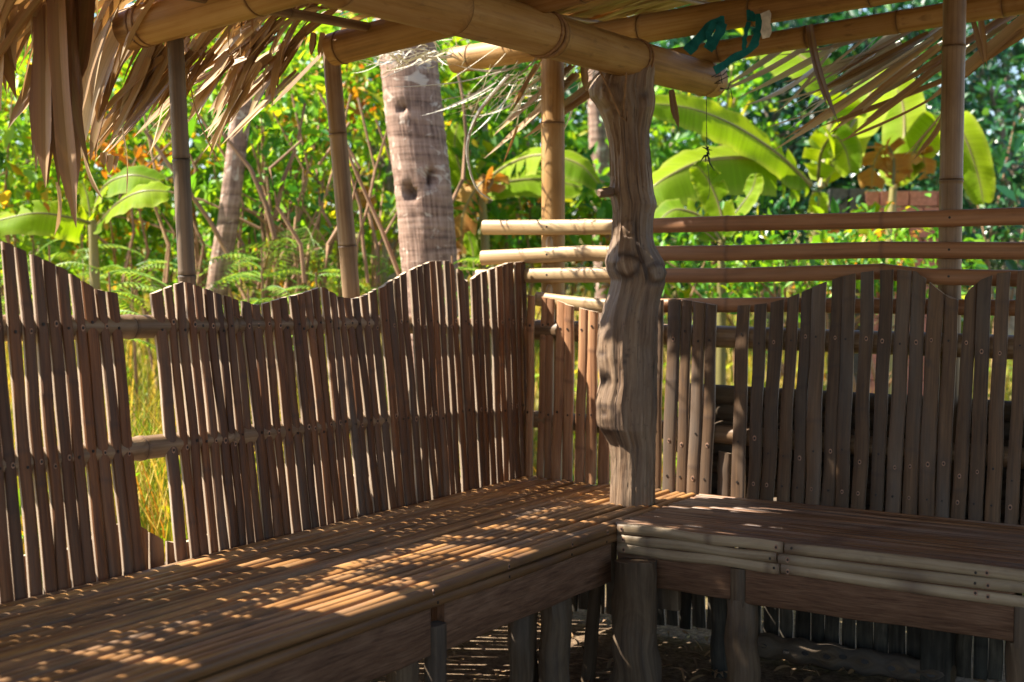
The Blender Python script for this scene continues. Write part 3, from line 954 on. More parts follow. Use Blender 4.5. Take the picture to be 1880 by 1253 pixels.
rail("topmost pale bamboo rail stub above the back fence, cut end free in sunlight", [(888, 418), (1000, 418), (1175, 416)], 0.0295, M['rail'], x1=1178)
rail("middle pale bamboo rail stub above the back fence with a bulging sunlit end", [(885, 474), (1000, 469), (1075, 465), (1175, 468)], 0.0295, M['rail'], x1=1178)
rail("lower pale bamboo rail stub whose end hides behind the wavy picket tops", [(876, 508), (1000, 506), (1120, 505), (1175, 506)], 0.0285, M['rail'], x1=1178)
rail("topmost split bamboo rail tinted reddish-brown for shade between driftwood post and smooth post", [(1150, 416), (1330, 411), (1620, 405), (1880, 397)], 0.0275, M['rail_shaded'])
rail("middle split bamboo rail tinted reddish-brown for shade between driftwood post and smooth post", [(1150, 466), (1335, 465), (1620, 459), (1880, 461)], 0.0275, M['rail_shaded'])
rail("lower split bamboo rail tinted reddish-brown for shade, picket tops crossing in front of it", [(1150, 506), (1335, 506), (1620, 499), (1700, 508), (1880, 512)], 0.0265, M['rail_shaded'])
rail("lowest pale bamboo rail stub behind the sunlit picket tops", [(985, 549), (1040, 556), (1100, 562), (1175, 562)], 0.027, M['rail'], yv=0.05, x1=1178)
rail("lowest bamboo rail tinted reddish-brown for shade, greyish pickets nailed in front of it", [(1150, 562), (1430, 560), (1880, 566)], 0.026, M['rail_shaded'], yv=0.05)
for py in (452, 540):
    c = H(1009, py, 1, 0.085)
    o = MB()
    tube(o, [c + Vector((0, 0, -0.05)), c + Vector((0, 0, 0.0)), c + Vector((0, 0, 0.022)), c + Vector((0, 0, 0.033)), c + Vector((0, 0, 0.037))], [0.02, 0.02, 0.018, 0.011, 0.003], 14, ref=Vector((1, 0, 0)), flat=0.7)
    tag(o.build("wooden_peg", M['rail']), "rounded peg top poking up behind the " + ("middle" if py < 500 else "lowest") + " rail at the ribbed post", "peg", "pegs behind the rails")

G_BEAM = "bamboo beams under the thatch"
# main beam along y on the driftwood post
BX = 0.60
bt = H(1308, 150, 0, BX)
b_dir = (H(1165, 95, 0, BX) - bt).normalized()
bz = 1.975
pA, pB = Vector((BX, -4.2, 1.925)), Vector((BX, bt.y, 1.975))
nb = [(H(px, py, 0, BX).y + 4.2) for px, py in ((620, -20), (830, 25), (1010, 65), (1290, 140))]
pole_thing("bamboo_beam", "thick tan bamboo beam resting on the driftwood post, lashed with twine", "beam", pA, pB, 0.078, 0.064, M['beam'], G_BEAM, nodes=[0.5, 1.0, 1.6, 2.1] + nb, ridge=1.05)
pC = H(236, 55, 1, -1.62)
pD = H(470, -12, 1, -1.62)
d = (pD - pC) / (pD.x - pC.x)
pole_thing("bamboo_beam", "thick sawn-off bamboo beam end with ringed node above the slender post", "beam", pC, pC + d * 3.9, 0.061, 0.064, M['beam'], G_BEAM, nodes=[0.06, 0.085, 0.52, 1.0, 1.5, 2.0, 2.6, 3.1], ridge=1.03)
pC = H(612, 92, 1, -0.93)
pD = H(800, 42, 1, -0.93)
d = (pD - pC) / (pD.x - pC.x)
pole_thing("bamboo_beam", "brown bamboo crossbeam running from the leaning post behind the thick beam", "beam", pC, pC + d * 3.6, 0.054, 0.055, M['beam'], G_BEAM, nodes=[0.04, 0.5, 0.95, 1.4, 1.9, 2.4], ridge=1.04)
pC = H(834, 112, 1, 0.13)
pD = H(1500, 0, 1, 0.13)
d = (pD - pC) / (pD.x - pC.x)
pole_thing("bamboo_beam", "bamboo crossbeam with a sunlit white cut end above the ribbed post", "beam", pC, pC + d * 3.9, 0.052, 0.055, M['beam'], G_BEAM, nodes=[0.09, 0.45, 0.86, 1.3, 1.72, 2.2, 2.7], ridge=1.05)
pC = H(1222, 110, 1, 0.33)
pD = H(1850, 8, 1, 0.33)
d = (pD - pC) / (pD.x - pC.x)
pole_thing("bamboo_beam", "thinner bamboo purlin behind the smooth straight post, dry leaves hanging from it", "beam", pC - d * 0.05, pC + d * 3.0, 0.039, 0.041, M['beam'], G_BEAM, nodes=[0.28, 0.62, 0.95, 1.3, 1.7, 2.1], ridge=1.05)
a, b = H(440, 8, 0, 0.02), H(664, 48, 0, 0.02)
dd = (b - a).normalized()
pole_thing("bamboo_purlin", "thin brown pole under the thatch between the two crossbeams", "pole", a - dd * 1.6, b + dd * 0.05, 0.016, 0.015, M['post'], None, nodes=[0.3, 0.8, 1.3, 1.8])
a, b = H(915, -2, 1, 0.5), H(1075, 8, 1, 0.5)
pole_thing("bamboo_purlin", "short dark bamboo pole tucked under the thatch above the thick beam", "pole", a - (b - a) * .4, b, 0.03, 0.028, M['post'], None, nodes=[0.2])

# ------------------------------------------------------------------ driftwood post
TRUNK = [(112, 1186, 1206), (122, 1128, 1206), (132, 1100, 1204), (142, 1088, 1203), (165, 1080, 1203), (180, 1083, 1205), (200, 1098, 1203), (220, 1107, 1197), (239, 1112, 1193), (265, 1117, 1193), (290, 1119, 1195), (325, 1120, 1196), (350, 1121, 1199), (375, 1124, 1205), (392, 1126, 1200), (413, 1126, 1197), (433, 1125, 1197), (455, 1121, 1202), (481, 1114, 1217), (500, 1118, 1222), (514, 1124, 1221), (540, 1118, 1214), (560, 1111, 1209), (590, 1101, 1207), (617, 1096, 1207), (652, 1094, 1207), (680, 1098, 1206), (702, 1100, 1205), (737, 1092, 1205), (781, 1097, 1204), (800, 1109, 1203), (815, 1118, 1203), (840, 1121, 1203), (870, 1122, 1203), (915, 1121, 1203), (925, 1121, 1203)]
KNOTS = [  # px, py, radius px, height (m), dark
    (1148, 488, 22, 0.013, 0.9), (1203, 502, 19, 0.008, 0.7), (1110, 766, 24, 0.006, 0.75), (1116, 775, 10, -0.002, 0.7), (1108, 756, 6, -0.004, 0.95), (1180, 178, 9, -0.008, 0.8), (1125, 350, 10, 0.006, 0.3), (1115, 180, 22, 0.008, 0.35), (1152, 420, 14, 0.008, 0.2), (1103, 648, 6, -0.003, 0.9), (1108, 695, 5, -0.003, 0.9), (1130, 210, 8, -0.008, 0.6), (1147, 650, 4, -0.002, 0.9), (1143, 662, 4, -0.002, 0.9), (1137, 675, 3, -0.002, 0.8), (1150, 640, 3, -0.002, .7), (1160, 470, 9, -0.012, 0.8), (1120, 560, 26, 0.003, .0), (1175, 330, 18, .006, .0), (1185, 640, 16, -.006, .1), (1135, 720, 30, .003, 0)]


def make_driftwood():
    mb = MB()
    D = 4.5
    rings, uvs, nds = [], [], []
    seg = 120
    ys = list(np.arange(118, 926, 3.2))
    ax = RT
    dp = Vector((FW.x, FW.y, 0)).normalized()
    for y in ys:
        l = interp([(a, b) for a, b, c in TRUNK], y)
        r = interp([(a, c) for a, b, c in TRUNK], y)
        if y < 130:
            l, r = lerp(1100, l, 0.3), 1204
        cx, hw = (l + r) / 2, (r - l) / 2 / F_PX * D
        c = U(cx, y, D)
        rg, ul, nl = [], [], []
        for j in range(seg):
            a = 2 * math.pi * j / seg
            ca, sa = math.cos(a), math.sin(a)
            dr = min(hw * 0.95, 0.092)
            q = Vector((ca * 3.2, sa * 3.2, c.z * 2.0))
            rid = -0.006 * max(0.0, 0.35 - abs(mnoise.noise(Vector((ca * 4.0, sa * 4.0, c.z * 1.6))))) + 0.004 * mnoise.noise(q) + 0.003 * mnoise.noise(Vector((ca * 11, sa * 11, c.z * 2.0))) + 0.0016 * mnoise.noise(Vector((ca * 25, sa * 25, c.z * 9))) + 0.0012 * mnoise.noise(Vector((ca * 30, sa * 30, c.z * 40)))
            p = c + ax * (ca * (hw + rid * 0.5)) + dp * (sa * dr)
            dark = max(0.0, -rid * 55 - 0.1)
            if sa < 0.35:      # camera-facing side
                px = cx + ca * (r - l) / 2
                for kx, ky, kr, kh, kd in KNOTS:
                    e = math.exp(-(((px - kx) / kr) ** 2 + ((y - ky) / kr) ** 2))
                    wob = 0.25 * mnoise.noise(Vector((px * .07, y * .07, kx)))
                    if e > 0.02:
                        out_ = ax * ca + dp * sa
                        p = p + out_ * (kh * e)
                        rr = math.sqrt(((px - kx) / kr) ** 2 + ((y - ky) / kr) ** 2) + wob
                        if kh > 0.0065:
                            p = p - out_ * (0.005 * math.exp(-((rr - 0.95) / 0.2) ** 2) + 0.008 * math.exp(-(rr / 0.35) ** 2))
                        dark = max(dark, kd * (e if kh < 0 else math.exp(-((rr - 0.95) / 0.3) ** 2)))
                p = p + (ax * ca + dp * sa) * rid
            if y < 132:
                z_sad = U(cx, 131 if ca < 0.62 else 113, D).z
                p.z = lerp(p.z, min(p.z, z_sad), 1)
            rg.append(p)
            ul.append((abs(j / seg * 2 - 1) * math.pi * 0.085 + 0.010 * math.sin(c.z * 5) + 0.006 * mnoise.noise(Vector((ca * 2, sa * 2, c.z * 5))), c.z))
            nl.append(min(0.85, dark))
        rings.append(rg[::-1])
        uvs.append(ul[::-1])
        nds.append(nl[::-1])
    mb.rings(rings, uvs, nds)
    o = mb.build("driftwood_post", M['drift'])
    root = tag(o, "gnarled driftwood post with burls standing on the bench corner under the thick beam", "post")
    # broken branch stub
    mb = MB()
    a, b = U(1122, 352, 4.47), U(1099, 355, 4.44)
    tube(mb, [a, a.lerp(b, .5), a.lerp(b, .9), b], [0.016, 0.0165, 0.0165, 0.011], 12, jag=.3)
    mb.build("branch_stub", M['drift'], root)


make_driftwood()

# ------------------------------------------------------------------ thatched roof


def zroof(x, y):
    return 2.215 + 0.09 * x + 0.085 * (y - 0.1)


LANES = []
for px, py, rad in ((620, 1108, .075), (560, 1090, .05), (665, 1085, .05), (1045, 950, .06), (985, 975, .04), (840, 1010, .045), (780, 1075, .045), (1090, 925, .04), (690, 1015, .03), (330, 1035, .045), (470, 985, .04), (640, 985, .035), (900, 955, .03), (420, 1120, .02), (1175, 905, .04), (930, 990, .03), (1230, 920, .03)):
    LANES.append((H(px, py, 2, 0.45), rad))
for px, py, dd, rad in ((1172, 700, 4.42, .045), (1165, 800, 4.42, .05), (1160, 850, 4.42, .06), (1165, 890, 4.42, .05), (340, 430, 3.78, .07), (345, 500, 3.79, .07), (338, 370, 3.77, .04), (632, 420, 4.4, .08), (640, 500, 4.41, .08), (622, 340, 4.38, .05)):
    LANES.append((U(px, py, dd), rad))
for px, py, rad in ((1230, 710, .05), (1255, 770, .05), (1225, 790, .04), (1270, 790, .04), (1250, 880, .04), (1010, 420, .1), (1010, 330, .08), (1060, 600, .1), (1100, 560, .1), (950, 418, .1)):
    LANES.append((H(px, py, 1, 0.0), rad))


TRUNK_LANES = [(c, r) for c, r in LANES if c.x > .5 and c.z > .5]


def blocks_lane(a, b, lanes=None):
    for k in range(6):
        p = a.lerp(b, k / 5)
        for c, r in (lanes or LANES):
            v = p - c
            t = v.dot(SUN_TO)
            if t > 0.1 and (v - SUN_TO * t).length < r:
                return True
    return False


def make_roof():
    root = thing("thatched_roof", "low roof of dried palm-leaf thatch with a shaggy drooping eave", "roof", (1.6, -1.8, 2.2))
    mb = MB()
    X = -0.22
    row = 0
    while X < 3.7:
        y = -4.4
        yend = 0.62
        while y < yend:
            L = R.uniform(0.5, 0.75)
            x0 = X + R.uniform(0, 0.05) + 0.5
            lift = R.uniform(0.0, 0.03) + 0.012 * (row % 3)
            y1 = y + R.uniform(-0.07, 0.05)
            if x0 - L < -0.3:
                L = x0 + 0.3 - R.uniform(0, .05)
            a, b = Vector((x0, y, zroof(x0, y) + 0.045 + lift)), Vector((x0 - L, y1, zroof(x0 - L, y1) + lift * 0.6))
            leaflet(mb, a, b, R.uniform(0.034, 0.05), R.uniform(-.01, .015), None, R.uniform(-.35, .35), 0.3, 5, facing=Vector((0, 0, 1)), taper=0.8)
            y += R.uniform(0.022, 0.034)
        X += 0.17
        row += 1
    adopt(mb.build("thatch", M['dry']), root)
    for k in range(9):
        xx = 0.1 + k * 0.42
        mb = MB()
        tube(mb, [Vector((xx, -4.3, zroof(xx, -4.3) - 0.005)), Vector((xx, -1.8, zroof(xx, -1.8) - 0.004)), Vector((xx, 0.6, zroof(xx, 0.6) - 0.004))], 0.011, 8)
        adopt(mb.build("batten", M['post']), root)
    # drooping eave fringe along the long side
    mb = MB()

    def eave(n, y0, y1, lx, lz, wid, mi=0, jitter=1.0, sag=(.0, .1)):
        for _ in range(n):
            y = R.uniform(y0, y1)
            x = -0.16 + R.uniform(-.06, .06)
            a = Vector((x, y, zroof(x, y) + R.uniform(-0.03, 0.02)))
            k = R.uniform(0.55, 1.0)
            dx = R.uniform(*lx) * k
            dz = R.uniform(*lz) * k
            b = a + Vector((-dx, R.uniform(-.14, .10) * jitter, -dz))
            if blocks_lane(a, b):
                continue
            leaflet(mb, a, b, R.uniform(*wid), R.uniform(*sag), Vector((-0.5, 0, 0.8)), R.uniform(-.9, .9), R.uniform(.2, .6), 9, mi, taper=0.55, curl=R.uniform(-.5, .5), facing=Vector((.2, .1, 1)))

    eave(130, -2.75, -1.95, (0.26, 0.58), (0.10, 0.46), (0.022, 0.042))
    eave(170, -1.95, -1.1, (0.30, 0.68), (0.10, 0.42), (0.012, 0.030), jitter=.6)
    eave(30, -1.95, -1.2, (0.1, 0.3), (0.05, 0.25), (0.022, 0.036))
    eave(120, -1.2, -0.78, (0.2, 0.52), (0.03, 0.32), (0.012, 0.028), jitter=.6)
    eave(170, -4.3, -2.6, (0.2, 0.55), (0.15, 0.5), (0.034, 0.055))
    eave(34, -0.75, 0.4, (0.03, 0.14), (-0.02, 0.04), (0.010, 0.026), 1)
    adopt(mb.build("eave_leaves", [M['dry'], M['dry_sunlit']]), root)

    # individual hanging leaves seen against the garden: px base, px tip, depth base, depth tip, width m
    def hang(lst, mat, nm="hanging_leaf"):
        for (x0, y0, x1, y1, d0, d1, w, sg) in lst:
            a, b = U(x0, y0, d0), U(x1, y1, d1)
            mb = MB()
            wide = w > 0.019
            if any((q.x > .5 and q.z > .46 and q.y < -.1) for q, _r in LANES) and blocks_lane(a, b, TRUNK_LANES):
                continue
            for ply in range(3 if wide else 1):
                o1 = RT * R.uniform(-.5, .5) * w * (ply > 0) + FW * (0.012 * ply)
                o2 = RT * R.uniform(-.8, .8) * w * (ply > 0) + FW * (0.012 * ply)
                b2 = a.lerp(b, R.uniform(.7, 1.0) if ply else 1.0) + o2
                leaflet(mb, a + o1, b2, w * (R.uniform(.7, .95) if wide else 1.0) * (0.75 if ply else 1), sg, RT * 1.0, R.uniform(-.35, .35), R.uniform(.25, .5), 14, 0, taper=R.uniform(.62, .8), facing=None if not wide else UP * 0.35 + FW * -0.5, curl=R.uniform(-.4, .4), base_w=.8)
            adopt(mb.build(nm, mat), root)

    hang([(82, -40, 84, 345, 3.5, 3.4, 0.062, 0), (92, -40, 108, 342, 3.5, 3.42, 0.05, 0), (106, -40, 140, 418, 3.45, 3.35, 0.066, -0.01), (128, -40, 122, 215, 3.5, 3.5, 0.06, 0.01), (160, -40, 128, 190, 3.55, 3.5, 0.07, 0.01), (118, -40, 132, 400, 3.5, 3.42, 0.05, .01), (75, -30, 66, 320, 3.55, 3.5, 0.035, 0)], M['dry_dark'])
    hang([(25, -40, 2, 205, 3.5, 3.45, 0.066, -0.02), (62, 120, 14, 238, 3.6, 3.6, 0.036, 0.01), (8, -40, -6, 190, 3.55, 3.5, 0.06, 0), (215, -10, 138, 262, 3.75, 3.85, 0.05, -0.02), (238, 25, 150, 292, 3.8, 3.9, 0.05, -0.03), (250, 60, 165, 300, 3.85, 3.9, 0.045, -0.02), (305, 95, 158, 288, 3.95, 4.1, 0.055, 0.0), (312, 115, 160, 305, 3.95, 4.1, 0.05, -.01), (318, 135, 175, 295, 3.95, 4.1, 0.045, .01), (345, 95, 240, 215, 4.0, 4.2, 0.05, 0.0)], M['dry'])
    hang([(505, 35, 418, 238, 4.2, 4.3, 0.036, -0.02), (543, 48, 500, 195, 4.3, 4.35, 0.036, -0.02), (560, 60, 503, 150, 4.3, 4.4, 0.03, 0.0), (420, 100, 345, 225, 4.15, 4.3, 0.045, 0.0), (480, 115, 372, 282, 4.2, 4.4, 0.034, 0.01), (596, 108, 420, 268, 4.4, 4.6, 0.028, 0.0), (570, 95, 378, 245, 4.35, 4.6, 0.032, 0.01), (545, 132, 405, 268, 4.35, 4.5, 0.03, 0.0), (445, 165, 384, 292, 4.25, 4.35, 0.026, -0.01), (340, 125, 270, 285, 4.05, 4.15, 0.02, 0.015), (592, 60, 585, 105, 4.3, 4.3, 0.022, 0), (575, 60, 570, 100, 4.3, 4.3, 0.022, 0)], M['dry'])
    hang([(345, 120, 422, 330, 4.05, 4.1, 0.014, -0.03), (225, 235, 232, 360, 3.95, 3.95, 0.014, 0.01), (156, 240, 190, 368, 3.9, 3.9, 0.016, -0.02), (104, 335, 100, 432, 3.42, 3.42, 0.014, 0.01), (300, 190, 275, 285, 4.05, 4.1, 0.012, 0.0), (205, 285, 200, 320, 3.95, 3.95, 0.025, 0), (190, 280, 192, 305, 3.95, 3.95, 0.025, 0), (985, 118, 940, 205, 5.0, 5.05, 0.02, 0.0), (1000, 95, 935, 190, 5.0, 5.05, 0.012, 0.02), (950, 232, 924, 300, 5.2, 5.2, 0.012, 0)], M['dry'])
    RH = random.Random(21)
    more = []
    for k in range(30):
        x0 = RH.uniform(335, 615)
        y0 = RH.uniform(45, 110)
        dd = lerp(4.0, 4.45, (x0 - 335) / 280)
        more.append((x0, y0, x0 - RH.uniform(70, 170), y0 + RH.uniform(70, 165), dd, dd + RH.uniform(.1, .25), RH.uniform(.022, .036), RH.uniform(-.02, .02)))
    for k in range(12):
        x0 = RH.uniform(190, 325)
        y0 = RH.uniform(10, 110)
        more.append((x0, y0, x0 - RH.uniform(70, 130), y0 + RH.uniform(120, 200), 3.9, 4.0, RH.uniform(.025, .04), RH.uniform(-.02, .02)))
    hang(more, M['dry'])
    # over the purlin behind the smooth post
    hang([(1742, 50, 1418, 278, 4.75, 5.1, 0.036, 0.02), (1725, 85, 1522, 246, 4.75, 4.95, 0.04, 0.0), (1705, 62, 1480, 178, 4.8, 5.0, 0.035, 0.01), (1745, 105, 1545, 262, 4.7, 4.9, 0.034, 0.01), (1738, 165, 1536, 262, 4.7, 4.85, 0.018, 0.03), (1690, 48, 1495, 156, 4.8, 5.0, 0.03, 0.0), (1860, 28, 1640, 165, 4.6, 4.8, 0.045, 0.0), (1890, 55, 1745, 145, 4.55, 4.7, 0.04, 0.0), (1745, 190, 1655, 292, 4.7, 4.75, 0.016, 0.01), (1736, 205, 1672, 300, 4.7, 4.75, 0.02, 0.012), (1800, 25, 1812, 122, 4.6, 4.6, 0.02, 0.0), (1750, 140, 1500, 235, 4.75, 4.95, 0.025, 0.01), (1900, 20, 1700, 190, 4.55, 4.7, 0.05, 0), (1060, 135, 888, 292, 5.1, 5.3, 0.03, 0.01), (1050, 120, 905, 250, 5.1, 5.3, 0.03, 0.0), (1095, 150, 985, 235, 5.1, 5.25, 0.04, 0.0), (1090, 170, 960, 255, 5.1, 5.25, 0.03, 0.0), (1070, 110, 1075, 170, 5.0, 5.0, 0.03, 0)], M['dry'])
    hang([(1488, 45, 1545, 240, 4.65, 4.7, 0.026, -0.015), (1780, 10, 1808, 125, 4.5, 4.5, 0.022, 0.0), (1233, 165, 1246, 238, 4.75, 4.75, 0.022, 0)], M['dry_dark'])
    hang([(1735, 45, 1440, 225, 4.78, 5.05, 0.024, 0.01), (1715, 70, 1505, 200, 4.76, 4.95, 0.022, 0.0), (1742, 95, 1590, 190, 4.72, 4.85, 0.022, 0.01), (1730, 60, 1470, 200, 4.8, 5.05, 0.02, 0.01), (1610, 52, 1440, 190, 4.8, 5.0, 0.013, 0.0), (1850, 45, 1690, 150, 4.6, 4.75, 0.024, 0.0), (1560, 150, 1420, 190, 4.95, 5.1, 0.008, 0.0), (1520, 200, 1405, 235, 4.95, 5.1, 0.006, 0.0)], M['dry_sunlit'])
    # strips tinted pale to paint sun on the rake edge
    mb = MB()
    for _ in range(20):
        t = R.random()
        a = U(lerp(1440, 1745, t) + R.uniform(0, 60), lerp(70, 40, t) + R.uniform(-20, 40), R.uniform(4.8, 5.1))
        b = a + RT * R.uniform(-.5, -.2) + UP * R.uniform(-.3, -.06) + FW * R.uniform(.05, .2)
        leaflet(mb, a, b, R.uniform(.016, .042), R.uniform(0, .03), None, R.uniform(-.6, .6), .3, 7, taper=.5)
    for _ in range(70):
        a = U(R.uniform(900, 1110), R.uniform(80, 170), R.uniform(5.0, 5.5))
        b = a + RT * R.uniform(-.3, -.02) + UP * R.uniform(-.22, .02) + FW * R.uniform(-.05, .2)
        leaflet(mb, a, b, R.uniform(.003, .012), R.uniform(-.02, .05), None, R.uniform(-.9, .9), .3, 6, taper=.5)
    for _ in range(150):
        a = U(R.uniform(690, 850), R.uniform(70, 122), R.uniform(4.8, 5.6))
        b = a + RT * R.uniform(-.16, .06) + UP * R.uniform(-.05, .05) + FW * R.uniform(-.2, .2)
        leaflet(mb, a, b, R.uniform(.002, .009), R.uniform(-.02, .02), None, R.uniform(-.9, .9), .3, 5, taper=.5)
    for (q) in [[(935, 138), (880, 205), (859, 260), (862, 310), (878, 350), (905, 369)], [(935, 128), (850, 150), (770, 158), (722, 160)], [(1000, 130), (900, 165), (810, 184)], [(830, 100), (760, 120), (700, 145)]]:
        pts = [U(x, y, 5.15) for x, y in q]
        fine = []
        for i in range(len(pts) - 1):
            pa, pb, pc, pd = pts[max(i - 1, 0)], pts[i], pts[i + 1], pts[min(i + 2, len(pts) - 1)]
            for k in range(5):
                u = k / 5
                fine.append(0.5 * ((2 * pb) + (pc - pa) * u + (2 * pa - 5 * pb + 4 * pc - pd) * u * u + (3 * pb - pa - 3 * pc + pd) * u ** 3))
        fine.append(pts[-1])
        rr = 0.009 if q[0][1] == 138 else 0.0035
        tube(mb, fine, [rr * (1 - 0.75 * i / len(fine)) for i in range(len(fine))], 7)
    adopt(mb.build("sunlit_leaves", M['dry_sunlit']), root)
    return root


make_roof()

# ------------------------------------------------------------------ lashings, cloth, thread


def lashing(label, cx, turns, r, tail=None):
    mb = MB()
    yv = H(cx, 90, 0, BX).y
    zc = lerp(1.925, 1.975, (yv + 4.2) / (bt.y + 4.2))
    rr = lerp(0.078, 0.064, (yv + 4.2) / (bt.y + 4.2)) + 0.002
    for k in range(turns):
        o = (k - turns / 2) * 0.012
        pts = [Vector((BX + (rr + .001 * (k % 2)) * math.cos(t), yv + o + 0.012 * math.sin(t + k), zc + rr * math.sin(t))) for t in np.linspace(0, 6.283, 30)]
        tube(mb, pts, r, 6)
    for q in tail or []:
        pts = [U(*p) for p in q]
        tube(mb, pts, r * 0.95, 6, jag=.2)
    tag(mb.build("twine_lashing", M['rope']), label, "lashing", "twine lashings on the thick beam")


lashing("dark twine wound round the thick beam above the ribbed post", 1000, 2, 0.0045)
lashing("twine tying the thick beam down onto the driftwood post", 1165, 2, 0.0038, [[(1100, 128, 4.42), (1118, 165, 4.385), (1140, 215, 4.385)], [(1152, 95, 4.37), (1148, 165, 4.38), (1144, 218, 4.385)], [(1146, 200, 4.38), (1140, 215, 4.378), (1150, 222, 4.378), (1152, 205, 4.378)]])


def ribbon(mb, q, d, w, mi=0, tw=0.0):
    pts = [U(x, y, d + R.uniform(-.02, .02)) for x, y in q]
    fine = []
    for a, b in zip(pts, pts[1:]):
        for k in range(4):
            fine.append(a.lerp(b, k / 4) + Vector((R.uniform(-1, 1), R.uniform(-1, 1), R.uniform(-1, 1))) * 0.003)
    fine.append(pts[-1])
    n = len(fine)
    rings, uvs = [], []
    for i, p in enumerate(fine):
        t, s, b = frame(fine[min(i + 1, n - 1)] - fine[max(i - 1, 0)], FW)
        a = tw * i / n + 0.25 * math.sin(i * .9)
        s2 = s * math.cos(a) + b * math.sin(a)
        ww = w * (0.75 + 0.12 * math.sin(i * 1.3)) * 0.5
        nn = s2.cross(t) * 0.0015
        rings.append([p - s2 * ww + nn, p + s2 * ww + nn, p + s2 * ww - nn, p - s2 * ww - nn])
        uvs.append([(0, i * .01)] * 4)
    mb.rings(rings, uvs, mi=mi)


mb = MB()
ribbon(mb, [(1262, 95), (1285, 70), (1310, 45), (1330, 40)], 4.6, 0.05)
ribbon(mb, [(1300, 92), (1318, 65), (1328, 42)], 4.58, 0.045)
ribbon(mb, [(1308, 90), (1300, 60), (1312, 42)], 4.58, 0.03)
ribbon(mb, [(1395, 25), (1392, 62), (1378, 92), (1345, 108), (1312, 130)], 4.55, 0.034)
ribbon(mb, [(1375, 40), (1368, 65), (1366, 92)], 4.56, 0.02)
ribbon(mb, [(1385, 55), (1390, 80), (1375, 95)], 4.56, 0.02)
ribbon(mb, [(1370, 30), (1395, 30), (1400, 60)], 4.57, 0.05)
tag(mb.build("cloth_strip", M['teal']), "torn teal cloth strips knotted round the purlin behind the thick beam's tip", "cloth strip")
mb = MB()
ribbon(mb, [(1405, 22), (1408, 45), (1406, 70)], 4.52, 0.045, tw=.3)
tag(mb.build("plastic_strip", M['white']), "short off-white plastic strip hanging beside the teal cloth", "plastic strip")
mb = MB()
tube(mb, [U(1297, 175, 4.8), U(1297, 230, 4.8), U(1298, 275, 4.8)], 0.0014, 5)
for k in range(9):
    a = U(1297 + R.uniform(-4, 4), 276 + R.uniform(-6, 10), 4.8)
    tube(mb, [a, a + Vector((R.uniform(-.03, .03), R.uniform(-.02, .02), R.uniform(-.03, .03)))], [0.004, 0.001], 5)
tube(mb, [U(1298, 280, 4.8), U(1303, 300, 4.8), U(1312, 314, 4.8)], [0.004, 0.003, 0.001], 5)
tube(mb, [U(1299, 300, 4.8), U(1303, 340, 4.8), U(1302, 358, 4.8), U(1299, 366, 4.8)], 0.0009, 4)
tag(mb.build("dangling_thread", M['black']), "black thread with a tangled knot dangling below the thick beam's tip", "thread")
mb = MB()
for k in range(6):
    a = U(1310, 155, 4.87) + Vector((R.uniform(-.03, .03), R.uniform(-.02, .02), R.uniform(-.03, .03)))
    tube(mb, [a, a + RT * R.uniform(.01, .05) + UP * R.uniform(-.03, .03), a + RT * R.uniform(.03, .06) + UP * R.uniform(-.04, .03)], 0.0018, 5)
tag(mb.build("string_tangle", M['black']), "dark tangle of string caught at the thick beam's cut tip", "string")


def litter():
    mb = MB()
    for _ in range(1300):
        x, y = R.uniform(-0.3, 3.0), R.uniform(-2.2, 0.1)
        z = -0.092 + R.random() * 0.02
        a = R.uniform(0, 6.28)
        L = R.uniform(.03, .12)
        leaflet(mb, Vector((x, y, z)), Vector((x + L * math.cos(a), y + L * math.sin(a), z + R.uniform(-.004, .012))), R.uniform(.006, .018), R.uniform(-.012, .0), None, R.uniform(-.5, .5), .3, 5, 0, taper=.6, facing=Vector((0, 0, 1)))
    tag(mb.build("leaf_litter", M['dry_dark']), "dry leaf litter scattered over the soil under the benches", "leaf litter", kind="stuff")


litter()

# ------------------------------------------------------------------ garden: coconut trunks


